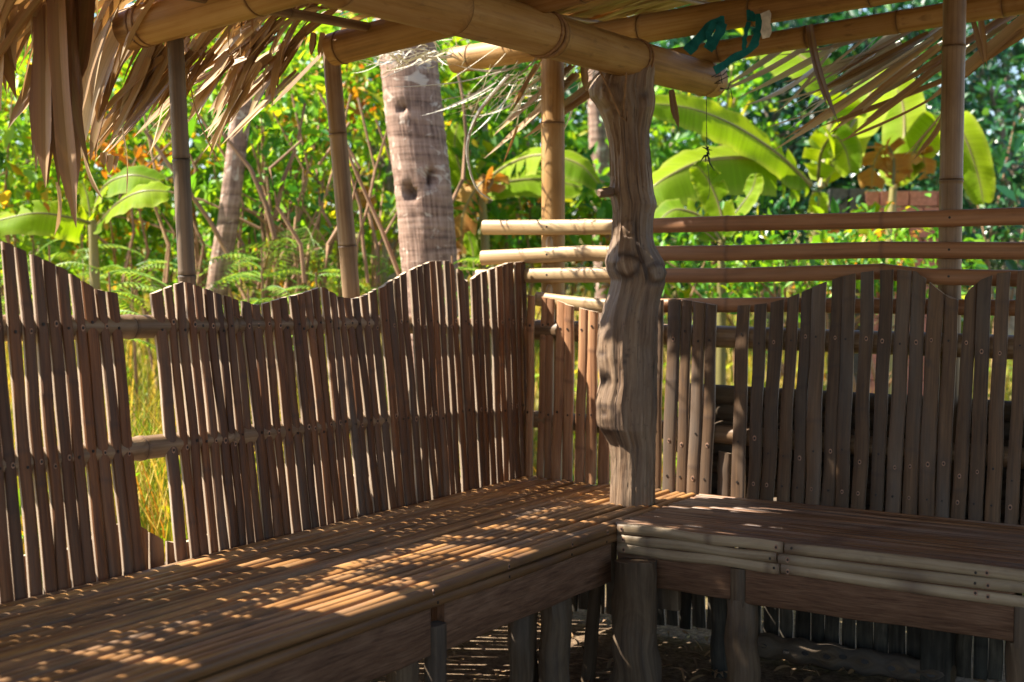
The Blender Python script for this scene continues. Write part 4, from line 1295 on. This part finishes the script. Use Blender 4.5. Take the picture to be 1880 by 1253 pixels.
def coco(label, q, d, w0, w1, top=7.0, notches=(), crown=True):
    """q: px points from upper to lower"""
    root = thing("coconut_palm", label, "palm tree", (0, 0, 0), "coconut palms behind the hut")
    pts = [U(x, y, d) for x, y in q]
    lo = pts[-1]
    bot = Vector((lo.x + (lo.x - pts[-2].x) * .5, lo.y + (lo.y - pts[-2].y) * .5, terr(lo.x, lo.y) - 0.1))
    upd = (pts[0] - pts[1]).normalized()
    topp = pts[0] + upd * ((top - pts[0].z) / upd.z)
    path = [topp, pts[0].lerp(topp, .5)] + pts + [bot]
    fine = []
    for a, b in zip(path, path[1:]):
        n = max(2, int((b - a).length / 0.022))
        fine += [a.lerp(b, k / n) for k in range(n)]
    fine.append(path[-1])
    mb = MB()
    seg = 40
    zt, zb = pts[0].z, bot.z
    rings, uvs, nds = [], [], []
    for p in fine:
        f = max(0.0, min(1.0, (p.z - zb) / (zt - zb)))
        r = lerp(w1, w0, f) * 0.5
        if p.z < zb + 0.35:
            r *= 1 + 0.35 * (1 - (p.z - zb) / 0.35) ** 2
        ph = p.z * 15 + 1.3 * mnoise.noise(Vector((p.z * 2, d, 0)))
        scar = (ph % 1.0)
        rg, ul, nl = [], [], []
        for j in range(seg):
            a = 2 * math.pi * j / seg
            ca, sa = math.cos(a), math.sin(a)
            sc = ((ph + 0.35 * mnoise.noise(Vector((ca * 1.5, sa * 1.5, p.z)))) % 1.0)
            rr = r * (1 + 0.035 * (sc ** 2) + 0.05 * mnoise.noise(Vector((ca * 2.5, sa * 2.5, p.z * 3))))
            o_ = RT * ca + Vector((FW.x, FW.y, 0)).normalized() * sa
            dark = 0.35 * max(0, 1 - sc * 7)
            pp = p + o_ * rr
            if sa < 0:
                for nx, ny, nw, nh in notches:
                    c = U(nx, ny, d)
                    e = math.exp(-((((pp - c).dot(RT)) / nw) ** 4 + ((p.z - c.z) / nh) ** 4))
                    if e > .02:
                        pp = pp - o_ * (0.05 * e)
                        dark = max(dark, 0.9 * e)
            rg.append(pp)
            ul.append((abs(j / seg * 2 - 1) * math.pi * r, p.z))
            nl.append(dark)
        rings.append(rg)
        uvs.append(ul)
        nds.append(nl)
    mb.rings(rings[::-1], uvs[::-1], nds[::-1])
    adopt(mb.build("trunk", M['palm']), root)
    if crown:
        mb = MB()
        for k in range(12):
            a = 2 * math.pi * k / 12 + R.uniform(-.2, .2)
            o_ = Vector((math.cos(a), math.sin(a), 0))
            lf = R.uniform(1.9, 2.4)
            pr = None
            for i in range(26):
                t = i / 25
                p = topp + o_ * (lf * t) + Vector((0, 0, 0.9 * t - 2.0 * t * t))
                if pr is not None and i > 3:
                    sd_ = Vector((-o_.y, o_.x, 0))
                    for s in (-1, 1):
                        leaflet(mb, p, p + sd_ * (s * 0.5 * math.sin(math.pi * min(1, t * .9 + .12))) + o_ * 0.18 + Vector((0, 0, -.2)), 0.035, 0, None, 0, .2, 3, taper=.4)
                pr = p
        adopt(mb.build("crown", M['leaf_mid']), root)


coco("stout coconut trunk with notches and pale flakes close behind the fence", [(752, 130), (762, 230), (776, 330), (784, 420), (790, 500)], 6.6, 0.285, 0.275, 12.0, [(741, 205, 0.018, 0.02), (795, 330, 0.014, 0.045), (757, 361, 0.03, 0.028), (752, 350, 0.016, 0.03)])
coco("slim leaning coconut trunk seen past the slender grey post", [(428, 330), (420, 400), (405, 490), (398, 540)], 7.3, 0.11, 0.16, 12.5)
coco("pale far coconut trunk partly hidden by the driftwood post", [(1098, 210), (1102, 330), (1108, 440), (1112, 560)], 11.5, 0.17, 0.19, 12.5)
coco("thin pale coconut trunk behind the curved dry leaf strip", [(872, 110), (878, 200), (884, 330), (905, 440), (912, 540)], 10.0, 0.13, 0.17, 13.0)

# ------------------------------------------------------------------ banana plants


def banana_leaf(parent, q, d, w, sides, mat='banana', tear=0.35, w0=0.25):
    """q: px midrib points base->tip, depth list or number; sides: two (right, up, forward) directions of the half blades"""
    ds = d if isinstance(d, (list, tuple)) else [d] * len(q)
    pts = [U(x, y, dd) for (x, y), dd in zip(q, ds)]
    fine = []
    for i in range(len(pts) - 1):
        pa, pb, pc, pd = pts[max(i - 1, 0)], pts[i], pts[i + 1], pts[min(i + 2, len(pts) - 1)]
        for k in range(10):
            u = k / 10
            fine.append(0.5 * ((2 * pb) + (pc - pa) * u + (2 * pa - 5 * pb + 4 * pc - pd) * u * u + (3 * pb - pa - 3 * pc + pd) * u ** 3))
    fine.append(pts[-1])
    n = len(fine) - 1
    mb = MB()
    tube(mb, fine, [0.018 * (1.1 - i / n) * w / 0.4 for i in range(n + 1)], 6, mi=1)
    L = sum((b - a).length for a, b in zip(fine, fine[1:]))
    off = R.random() * 30
    for sv in sides:
        dirv = (RT * sv[0] + UP * sv[1] + FW * sv[2]).normalized()
        i = 0
        while i < n:
            run = min(n - i, R.randint(2, 7)) if R.random() < tear * 2 else n - i
            droop = R.uniform(-0.4, 0.3) * tear
            rows = []
            for k in range(i, i + run + 1):
                u = k / n
                hw = w * 0.5 * min(1.0, (u / 0.14) ** 0.6 if u > 0 else 0.0) * (max(0, 1 - ((u - 0.55) / 0.45) ** 2) ** 0.5 if u > 0.55 else 1.0)
                hw = max(hw, 0.004)
                t = (fine[min(k + 1, n)] - fine[max(k - 1, 0)]).normalized()
                s = (dirv - t * dirv.dot(t)).normalized()
                s = (s + t * 0.25 + Vector((0, 0, droop))).normalized()
                nrm = s.cross(t)
                pull = 0.0
                if run < n and (k == i or k == i + run):
                    pull = 0.16
                row = []
                for m in range(5):
                    v = m / 4
                    rip = 0.022 * mnoise.noise(Vector((off, k * .45, m * .5))) * v
                    row.append(fine[k] + s * (hw * v * (1 - pull * v)) + nrm * (0.10 * hw * v * v + rip) + Vector((0, 0, -0.18 * hw * v * v)) + t * ((0.03 if k == i else -0.03) * v * (pull > 0)))
                rows.append((row, [(off + u * L, off + hw * m / 4) for m in range(5)]))
            mb.rings([r[0] for r in rows], [r[1] for r in rows], [[0.6, 0.1, 0, 0.02, 0.55]] * len(rows), closed=False, caps=False, mi=0)
            i += run
    o = mb.build("leaf", [M[mat], M['stem_green']])
    adopt(o, parent)
    return o


def banana_stem(parent, q, d, r0, r1):
    pts = [U(x, y, d) for x, y in q]
    lo = pts[-1]
    pts.append(Vector((lo.x, lo.y, terr(lo.x, lo.y) - .05)))
    fine = []
    for a, b in zip(pts, pts[1:]):
        fine += [a.lerp(b, k / 6) for k in range(6)]
    fine.append(pts[-1])
    mb = MB()
    tube(mb, fine, [lerp(r0, r1, i / len(fine)) * .6 for i in range(len(fine))], 14, jag=.15)
    adopt(mb.build("stem", M['stem_green']), parent)


G_BAN = "banana plants behind the hut"
t = thing("banana_plant", "big banana plant with broad arching leaves right beyond the pale rails", "banana plant", (0, 0, 0), G_BAN)
banana_stem(t, [(1500, 350), (1497, 420), (1494, 520)], 8.6, 0.05, 0.09)
banana_leaf(t, [(1485, 338), (1430, 285), (1350, 232), (1270, 200), (1190, 190)], [8.5, 8.3, 8.1, 7.9, 7.8], 0.29, [(0.15, .8, .75), (-0.15, -.85, -.6)])
banana_leaf(t, [(1488, 340), (1440, 303), (1370, 290), (1290, 296), (1225, 325), (1190, 350)], [8.6, 8.4, 8.2, 8.0, 7.9, 7.9], 0.44, [(.1, .5, .85), (0.0, -.8, -.6)], tear=0.45)
banana_leaf(t, [(1508, 345), (1520, 250), (1528, 200), (1500, 130), (1455, 95), (1405, 82)], [8.7, 8.8, 8.9, 9.0, 9.1, 9.2], 0.5, [(0.15, .8, .75), (-0.15, -.85, -.6)])
banana_leaf(t, [(1515, 340), (1545, 262), (1580, 205), (1600, 165), (1610, 120)], [8.7, 8.9, 9.0, 9.1, 9.2], 0.42, [(1, .1, -.6), (-1, -.1, .6)])
banana_leaf(t, [(1502, 330), (1508, 280), (1530, 250), (1552, 275), (1562, 322)], [8.6, 8.5, 8.4, 8.4, 8.4], 0.24, [(1, .1, -.6), (-1, -.1, .6)])
banana_leaf(t, [(1500, 420), (1502, 380), (1506, 352)], 8.4, 0.14, [(1, .1, -.6), (-1, -.1, .6)])
t = thing("banana_plant", "banana plant with a withered brown leaf beside the smooth straight post", "banana plant", (0, 0, 0), G_BAN)
banana_stem(t, [(1640, 345), (1635, 420), (1632, 500)], 9.4, 0.045, 0.08)
banana_leaf(t, [(1642, 345), (1690, 260), (1735, 215), (1770, 250), (1795, 320), (1806, 375)], [9.3, 9.2, 9.0, 8.9, 8.9, 8.9], 0.27, [(1, .1, -.6), (-1, -.1, .6)])
banana_leaf(t, [(1640, 340), (1640, 290), (1625, 268), (1605, 300), (1600, 350)], 9.1, 0.26, [(1, .1, -.6), (-1, -.1, .6)], mat='banana_dry', tear=.6)
banana_leaf(t, [(1640, 340), (1655, 300), (1690, 280), (1700, 330)], 9.2, 0.2, [(1, .1, -.6), (-1, -.1, .6)], mat='banana_dry', tear=.6)
banana_leaf(t, [(1645, 345), (1660, 250), (1650, 170), (1600, 140)], [9.4, 9.5, 9.6, 9.7], 0.34, [(1, .1, -.6), (-1, -.1, .6)])
banana_leaf(t, [(1630, 420), (1590, 380), (1575, 420), (1570, 470)], 9.0, 0.16, [(1, .1, -.6), (-1, -.1, .6)])
t = thing("banana_plant", "young upright banana plant with bright yellow-green blades behind the driftwood post", "banana plant", (0, 0, 0), G_BAN)
banana_stem(t, [(1325, 430), (1325, 520)], 7.8, 0.035, 0.06)
banana_leaf(t, [(1330, 440), (1322, 385), (1300, 330), (1275, 300)], 7.7, 0.2, [(1, .1, -.6), (-1, -.1, .6)])
banana_leaf(t, [(1330, 445), (1345, 400), (1380, 350), (1388, 318)], 7.75, 0.14, [(1, .1, -.6), (-1, -.1, .6)])
banana_leaf(t, [(1322, 440), (1290, 400), (1240, 385), (1205, 410)], 7.7, 0.26, [(0.15, .8, .75), (-0.15, -.85, -.6)])
t = thing("banana_plant", "banana plant with a dead orange leaf between the coconut trunk and ribbed post", "banana plant", (0, 0, 0), G_BAN)
banana_stem(t, [(885, 360), (890, 430), (893, 520)], 8.6, 0.04, 0.07)
banana_leaf(t, [(880, 345), (930, 305), (990, 285), (1060, 300), (1100, 340)], [8.6, 8.5, 8.3, 8.2, 8.2], 0.28, [(0.15, .8, .75), (-0.15, -.85, -.6)])
banana_leaf(t, [(885, 365), (905, 330), (880, 340), (850, 395), (848, 470)], 8.4, 0.26, [(1, .1, -.6), (-1, -.1, .6)], mat='banana_dry', tear=.6)
banana_leaf(t, [(885, 360), (930, 335), (1000, 330), (1070, 345)], 8.7, 0.3, [(0.15, .8, .75), (-0.15, -.85, -.6)])
banana_leaf(t, [(880, 360), (850, 320), (835, 270), (840, 225)], 8.8, 0.22, [(1, .1, -.6), (-1, -.1, .6)])
banana_leaf(t, [(870, 500), (868, 460), (858, 425)], 7.6, 0.1, [(1, .1, -.6), (-1, -.1, .6)])
t = thing("banana_plant", "low banana plant with drooping leaves behind the hanging dry leaf bundle", "banana plant", (0, 0, 0), G_BAN)
banana_stem(t, [(170, 405), (172, 460), (175, 540)], 7.0, 0.035, 0.055)
banana_leaf(t, [(172, 400), (190, 345), (240, 322), (300, 335)], [7.0, 6.9, 6.8, 6.8], 0.25, [(0.15, .8, .75), (-0.15, -.85, -.6)])
banana_leaf(t, [(178, 415), (215, 375), (260, 352), (312, 352)], [6.9, 6.7, 6.6, 6.6], 0.22, [(0.15, .8, .75), (-0.15, -.85, -.6)])
banana_leaf(t, [(165, 410), (130, 400), (60, 392), (-30, 412)], [6.9, 6.8, 6.7, 6.7], 0.22, [(0.15, .8, .75), (-0.15, -.85, -.6)])
banana_leaf(t, [(168, 410), (160, 360), (150, 330)], 7.0, 0.13, [(1, .1, -.6), (-1, -.1, .6)])
t = thing("banana_plant", "small banana shoots leaning beside the stout coconut trunk", "banana plant", (0, 0, 0), G_BAN)
banana_stem(t, [(705, 440), (705, 520)], 7.9, 0.025, 0.04)
banana_leaf(t, [(705, 450), (715, 400), (740, 368), (752, 355)], 7.9, 0.12, [(1, .1, -.6), (-1, -.1, .6)])
banana_leaf(t, [(705, 450), (700, 420), (725, 400), (748, 395)], 7.8, 0.12, [(0.15, .8, .75), (-0.15, -.85, -.6)])
banana_leaf(t, [(700, 440), (680, 380), (668, 350), (655, 372)], 8.0, 0.12, [(1, .1, -.6), (-1, -.1, .6)], mat='banana_dry')

# ------------------------------------------------------------------ shrubs, trees and undergrowth


def stems(root, base, top_c, n, spread, r, name="stem"):
    for k in range(n):
        mb = MB()
        a = Vector((base.x + R.uniform(-.1, .1), base.y + R.uniform(-.1, .1), terr(base.x, base.y) - .05))
        b = Vector((top_c[0] + R.uniform(-1, 1) * spread[0], top_c[1] + R.uniform(-1, 1) * spread[1], top_c[2] + R.uniform(-.2, .9) * spread[2]))
        m1 = a.lerp(b, .35) + Vector((R.uniform(-.12, .12), R.uniform(-.12, .12), .1))
        m2 = a.lerp(b, .7) + Vector((R.uniform(-.12, .12), R.uniform(-.12, .12), .05))
        tube(mb, [a, a.lerp(m1, .5), m1, m2, b], [r, r * .85, r * .7, r * .45, r * .2], 8, jag=.15)
        for j in range(3):
            c = m1.lerp(b, R.uniform(0, .7))
            e = c + Vector((R.uniform(-.5, .5), R.uniform(-.5, .5), R.uniform(.15, .6)))
            tube(mb, [c, c.lerp(e, .5) + Vector((0, 0, .04)), e], [r * .45, r * .3, r * .12], 6)
        adopt(mb.build(name, M['twig']), root)


def shrub(label, px, py, d, rad, nclump, per, leaf, mat, spread=0.16, nst=3, r=0.02, cat="shrub", name="leafy_shrub", droop=.5, aspect=.42, group="shrubs behind the fence"):
    nclump = int(nclump * .92)
    c = U(px, py, d)
    root = thing(name, label, cat, (c.x, c.y, terr(c.x, c.y)), group)
    P, cs = clumps((c.x, c.y, c.z), rad, nclump, per, spread)
    P = P[P[:, 2] > terr(c.x, c.y) + 0.03]
    leaf *= 1.08
    leaf_cloud("foliage", P, leaf, M[mat], root, droop=droop, aspect=aspect)
    stems(root, c, (c.x, c.y, c.z), nst, (rad[0] * .8, rad[1] * .8, rad[2] * .9), r)
    return root


shrub("yellow-green bush in full sun behind the dangling dry leaves", 30, 250, 8.6, (0.8, 0.8, 0.8), 60, 38, 0.075, 'leaf_lime', .15)
shrub("glossy lime bush with thin brown stems behind the slender grey post", 400, 200, 8.6, (1.0, 0.6, 0.6), 54, 30, 0.075, 'leaf_lime', .15, 5)
shrub("leafy bush with forked tan stems between slender and leaning posts", 510, 290, 7.8, (0.5, 0.5, 0.42), 22, 24, 0.07, 'leaf_mid', .13, 8, .026)
shrub("bright bush filling the gap beside the leaning post under the eave", 660, 250, 9.2, (0.75, 0.8, 0.95), 60, 36, 0.08, 'leaf_lime', .16, 3)
shrub("broad-leaved green sapling between the coconut trunk and curved leaf strip", 850, 230, 9.6, (0.5, 0.6, 0.9), 34, 30, 0.12, 'leaf_mid', .16, 3)
shrub("low sunny bush beneath the drooping banana leaves", 110, 400, 9.0, (0.9, 0.7, 0.4), 48, 34, 0.07, 'leaf_lime', .13, 3)
shrub("green bush at the foot of the slim leaning coconut trunk", 300, 420, 9.4, (0.7, 0.6, 0.35), 38, 34, 0.07, 'leaf_mid', .13, 3)
shrub("rust-tinged bush behind the leaning post's foot", 570, 440, 9.6, (0.6, 0.6, 0.35), 26, 32, 0.07, 'leaf_lime', .13, 3)
shrub("spray of dead brown leaves over the drooping banana leaves", 235, 300, 8.2, (0.35, 0.3, 0.3), 9, 22, 0.07, 'leaf_rust', .12, 2)
shrub("coarse large-leaved shrub beside the forked tan stems", 470, 330, 8.3, (0.35, 0.3, 0.35), 9, 16, 0.15, 'leaf_mid', .14, 3)
shrub("sprig of orange leaves beside the leaning post", 590, 180, 8.8, (0.35, 0.3, 0.35), 10, 24, 0.06, 'leaf_rust', .12, 2)
shrub("dark glossy bush with pale flowers above the big banana leaf", 1290, 260, 10.5, (0.7, 0.7, 0.8), 44, 34, 0.09, 'leaf_mid', .17, 3)
shrub("small leafy weed bush behind the ribbed bamboo post", 960, 390, 9.3, (0.55, 0.5, 0.4), 26, 26, 0.11, 'leaf_mid', .14, 3)
shrub("shaded bush under the big banana leaves", 1380, 440, 10.5, (0.9, 0.6, 0.4), 36, 34, 0.08, 'leaf_shade', .15, 3)
shrub("dense shaded bush beyond the smooth straight post", 1810, 330, 10.8, (0.9, 0.8, 0.9), 60, 36, 0.09, 'leaf_shade', .18, 3)
shrub("rusty dead-leaved bush low behind the rails", 1560, 460, 9.8, (0.5, 0.4, 0.22), 14, 26, 0.08, 'leaf_rust', .12, 2)
shrub("pale rusty weeds behind the ribbed post's rails", 1060, 420, 9.8, (0.5, 0.4, 0.25), 16, 24, 0.07, 'leaf_rust', .12, 2)
shrub("low weeds in front of the big banana plant's stem", 1440, 480, 7.6, (0.55, 0.35, 0.2), 26, 28, 0.06, 'leaf_mid', .1, 2)
shrub("low mixed weeds before the withered banana leaf's plant", 1650, 470, 7.8, (0.5, 0.35, 0.2), 24, 28, 0.06, 'leaf_mid', .1, 2)
shrub("low lime bush glimpsed between rails and picket tops", 1250, 500, 9.0, (0.7, 0.5, 0.25), 30, 30, 0.07, 'leaf_mid', .12, 2)


def tree(label, px, d, hgt, rad, n, per, leaf, mat, spread, tr=0.12, zc=None):
    c = U(px, 505, d)
    g = terr(c.x, c.y)
    root = thing("broadleaf_tree", label, "tree", (c.x, c.y, g), "trees behind the garden")
    P, cs = clumps((c.x, c.y, g + hgt), rad, n, per, spread)
    leaf_cloud("crown", P, leaf, M[mat], root, droop=.4)
    mb = MB()
    b0 = Vector((c.x, c.y, g - .1))
    tp = Vector((c.x + R.uniform(-.3, .3), c.y, g + hgt * 1.05))
    tube(mb, [b0, b0.lerp(tp, .15), b0.lerp(tp, .5) + Vector((R.uniform(-.15, .15), 0, 0)), tp], [tr * 1.3, tr, tr * .75, tr * .3], 10, jag=.2)
    for k in range(7):
        s = b0.lerp(tp, R.uniform(.3, .85))
        e = Vector(cs[k]) if k < len(cs) else tp
        tube(mb, [s, s.lerp(e, .5) + Vector((0, 0, .2)), e], [tr * .4, tr * .3, tr * .1], 7, jag=.2)
    adopt(mb.build("trunk", M['bark']), root)


tree("tall sunlit tree above the dangling dry leaf bundle", 60, 13, 2.3, (1.7, 1.5, 1.7), 70, 42, 0.12, 'leaf_mid', .3)
tree("bushy lime tree rising behind the slender grey post", 300, 12.5, 2.1, (1.5, 1.4, 1.6), 65, 42, 0.12, 'leaf_lime', .3)
tree("full green tree between slender and leaning posts", 520, 14, 2.4, (1.6, 1.5, 1.9), 70, 42, 0.12, 'leaf_mid', .3)
tree("tree with dark gaps behind the stout coconut trunk", 720, 13.5, 2.3, (1.5, 1.3, 1.8), 65, 42, 0.12, 'leaf_lime', .3)
tree("deep green tree behind the ribbed bamboo post", 940, 14, 2.5, (1.6, 1.4, 1.8), 70, 42, 0.13, 'leaf_mid', .3)
tree("shady tree framing the driftwood post's upper half", 1200, 14.5, 2.6, (1.5, 1.4, 1.9), 70, 42, 0.13, 'leaf_shade', .3)
tree("dark spreading tree over the big banana plant", 1420, 15.5, 2.9, (1.9, 1.5, 2.0), 80, 42, 0.14, 'leaf_shade', .32)
tree("shadowed tree beyond the withered banana leaf", 1650, 15, 2.8, (1.8, 1.5, 1.9), 75, 42, 0.14, 'leaf_shade', .32)
tree("dense dark tree beyond the smooth straight post", 1850, 14, 2.6, (1.6, 1.5, 1.9), 75, 42, 0.13, 'leaf_shade', .3)


def far_woods():
    pts = []
    for px in np.linspace(-500, 2400, 60):
        for _ in range(7):
            d = NP.uniform(19, 27)
            c = U(px + NP.uniform(-40, 40), 505, d)
            g = terr(c.x, c.y)
            z = g + NP.uniform(0.3, 7.5)
            pts.append(np.array((c.x, c.y, z)) + NP.normal(size=(46, 3)) * np.array((.75, .75, .65)))
    P = np.concatenate(pts)
    o = leaf_cloud("woods", P, 0.30, M['leaf_shade'], None, droop=.4)
    tag(o, "far dark green woods closing off the garden", "woods", kind="stuff")


far_woods()


def fern(label, px, py, d, n, L, mat='fern', leafw=0.012):
    c = U(px, py, d)
    g = terr(c.x, c.y)
    root = thing("feathery_plant", label, "plant", (c.x, c.y, g), "feathery plants behind the fence")
    mb = MB()
    tube(mb, [Vector((c.x, c.y, g - .05)), Vector((c.x + .03, c.y, (g + c.z) / 2)), Vector((c.x, c.y, c.z))], [0.012, 0.01, 0.005], 6)
    adopt(mb.build("stem", M['twig']), root)
    for k in range(n):
        mb = MB()
        a = R.uniform(0, 6.28)
        o_ = RT * math.cos(a) + FW * (math.sin(a) * .8)
        o_.z = 0
        s0 = Vector((c.x, c.y, c.z - R.uniform(0, .35)))
        l = L * R.uniform(.7, 1.2)
        sd_ = Vector((-o_.y, o_.x, 0)).normalized()
        rise = R.uniform(.25, .7)
        pr = [s0 + o_ * (l * t) + Vector((0, 0, l * (rise * t - .75 * t * t))) for t in np.linspace(0, 1, 17)]
        tube(mb, pr, [.004 * (1.1 - i / 17) for i in range(17)], 5)
        for i in range(2, 17):
            w = l * 0.26 * math.sin(math.pi * (i / 17) ** .8)
            for s in (-1, 1):
                e = pr[i] + sd_ * (s * w) + o_ * (w * .45) + Vector((0, 0, -w * .25))
                leaflet(mb, pr[i], e, leafw, 0, None, 0, .1, 3, taper=.5, facing=Vector((0, 0, 1)))
        adopt(mb.build("frond", M[mat]), root)


FERN = [("feathery plant under the slim leaning palm's bushy neighbour", 480, 455, 7.0, 9, .42), ("tall feathery plant left of the leaning post" .replace("left of", "close to"), 545, 430, 7.4, 12, .48), ("feathery weed above the wavy fence's dip", 480, 500, 6.6, 9, .36), ("feathery sprig poking up beside the stout coconut trunk", 830, 470, 6.0, 7, .26), ("wispy feathery weed below the hanging leaf bundle", 90, 450, 6.8, 10, .44), ("pale feathery weed above the missing picket", 240, 470, 7.2, 10, .44), ("feathery weed under the forked tan stems", 620, 470, 7.6, 9, .4)]
for a in FERN:
    fern(*a)
for px, py, d in ((30, 465, 6.4), (150, 430, 7.6), (200, 500, 6.2), (440, 440, 8.0), (455, 530, 6.2), (580, 500, 6.8), (690, 500, 7.4), (60, 420, 8.2), (870, 500, 7.2), (520, 470, 8.2)):
    fern("one of the small feathery weeds crowding behind the wavy-topped fence", px, py, d, 8, R.uniform(.3, .42))


def meadow():
    n = 24000
    u = NP.uniform(-250, 2150, n)
    d = 5.4 + 14 * NP.uniform(0, 1, n) ** 1.5
    B = []
    for k in range(n):
        p = U(u[k], 505, d[k])
        if p.x > -0.5 and p.y < 0.6:
            continue
        B.append((p.x, p.y, terr(p.x, p.y) - .02, d[k], u[k]))
    B = np.array(B)
    n = len(B)
    left = (B[:, 4] < 850)
    h = NP.uniform(.25, .75, n) * np.where(left, 1.35, .62)
    a = NP.uniform(0, 6.283, n)
    tilt = NP.uniform(.05, .45, n) * h
    w = NP.uniform(.002, .007, n) * (0.6 + B[:, 3] / 12)
    T = np.stack([np.cos(a), np.sin(a), np.zeros(n)], 1)
    b2 = NP.uniform(0, 6.283, n)
    Sd = np.stack([np.cos(b2), np.sin(b2), np.zeros(n)], 1)
    P0 = B[:, :3]
    lv = []
    for t, ww in ((0, 1), (.4, .9), (.75, .6), (1, .08)):
        c = P0 + T * (tilt * t * t)[:, None] + np.array([0, 0, 1.0]) * (h * (t - .12 * t * t))[:, None]
        lv.append(c - Sd * (w * ww)[:, None])
        lv.append(c + Sd * (w * ww)[:, None])
    V = np.stack(lv, 1).reshape(-1, 3)
    b = (np.arange(n) * 8)[:, None]
    Fc = np.concatenate([b + np.array([[0, 1, 3, 2]]), b + np.array([[2, 3, 5, 4]]), b + np.array([[4, 5, 7, 6]])])
    o = np_mesh("meadow_grass", V, Fc, M['grass'])
    tag(o, "tall dry yellow-green grass and weeds behind the fences", "grass", kind="stuff")
    # low weeds
    n = 9000
    u = NP.uniform(-250, 2150, n)
    d = 5.2 + 13 * NP.uniform(0, 1, n) ** 1.4
    P = []
    for k in range(n):
        p = U(u[k], 505, d[k])
        if p.x > -0.45 and p.y < 0.5:
            continue
        P.append((p.x, p.y, terr(p.x, p.y) + abs(NP.normal()) * (.22 if u[k] < 850 else .12)))
    o = leaf_cloud("ground_weeds", np.array(P), 0.08, M['leaf_lime'], None, droop=-.2)
    tag(o, "low leafy weeds carpeting the garden floor", "weeds", kind="stuff")


meadow()


def bare_stem(label, q, d, r):
    mb = MB()
    pts = [U(x, y, d) for x, y in q]
    tube(mb, pts, [r * (1 - .5 * i / len(pts)) for i in range(len(pts))], 8, jag=.15)
    tag(mb.build("bare_stem", M['twig']), label, "stem", "bare stems in the garden")


bare_stem("thin slanting brown stem beside the leaning post", [(735, 510), (700, 420), (655, 320), (630, 260)], 6.6, .012)
bare_stem("upright brown stem behind the curved dry leaf strip", [(825, 380), (850, 330), (856, 250), (850, 180), (838, 120)], 7.4, .013)
bare_stem("crooked bare branch crossing below the eave", [(420, 470), (385, 405), (330, 330), (265, 240)], 7.0, .014)
bare_stem("forked tan branch between the two front posts", [(505, 440), (490, 380), (460, 310), (405, 240)], 7.2, .016)
bare_stem("pale upright branch under the eave leaves", [(505, 400), (520, 330), (545, 270), (560, 190)], 7.3, .014)


RB = random.Random(5)
for k in range(16):
    x0 = RB.uniform(300, 720)
    d0 = RB.uniform(6.9, 7.7)
    x1 = x0 + RB.uniform(-50, 50)
    x2 = x1 + RB.uniform(-60, 60)
    bare_stem("one of several thin bare tan branches rising through the sunny bushes", [(x0, 520), (x0 + RB.uniform(-12, 12), 450), (x1, 380), (x1 + RB.uniform(-25, 25), 310), (x2, RB.uniform(170, 260))], d0, RB.uniform(.007, .013))


def low_wall(label, name, x0, x1, y0, y1, d, rows, mat, bw):
    a, b = U(x0, y1, d), U(x1, y1, d)
    z1 = U(x0, y0, d).z
    g = min(terr(a.x, a.y), terr(b.x, b.y))
    root = thing(name, label, "wall", (a.x, a.y, g))
    mb = MB()
    dirv = Vector((b.x - a.x, b.y - a.y, 0))
    L = dirv.length
    dirv.normalize()
    nrm = Vector((-dirv.y, dirv.x, 0))
    rh = (z1 - g) / rows
    for r in range(rows):
        x = 0 if r % 2 else -bw / 2
        while x < L:
            xe = min(x + bw - .012, L)
            xs = max(x, 0)
            if xe - xs > .03 and R.random() > .08 * (r == rows - 1):
                o = R.uniform(-.01, .01)
                pts = []
                for zz in (g + r * rh + .004, g + (r + 1) * rh - .006):
                    for (s, t_) in ((xs, 0), (xe, 0), (xe, .12), (xs, .12)):
                        pts.append(Vector((a.x, a.y, zz)) + dirv * s + nrm * (t_ + o))
                rg = [[Vector((p.x, p.y, p.z)) for p in pts[:4]], [Vector((p.x, p.y, p.z)) for p in pts[4:]]]
                mb.rings(rg, [[(0, 0)] * 4] * 2)
            x += bw
    adopt(mb.build("masonry", mat, smooth=False), root)


low_wall("low stacked pink brick wall half hidden behind the withered banana leaf", "brick_wall", 1590, 1732, 350, 420, 9.9, 15, M['brick'], .22)
low_wall("low grey block wall beside the pink bricks, under banana leaves", "block_wall", 1528, 1588, 345, 420, 9.95, 9, M['blocks'], .26)
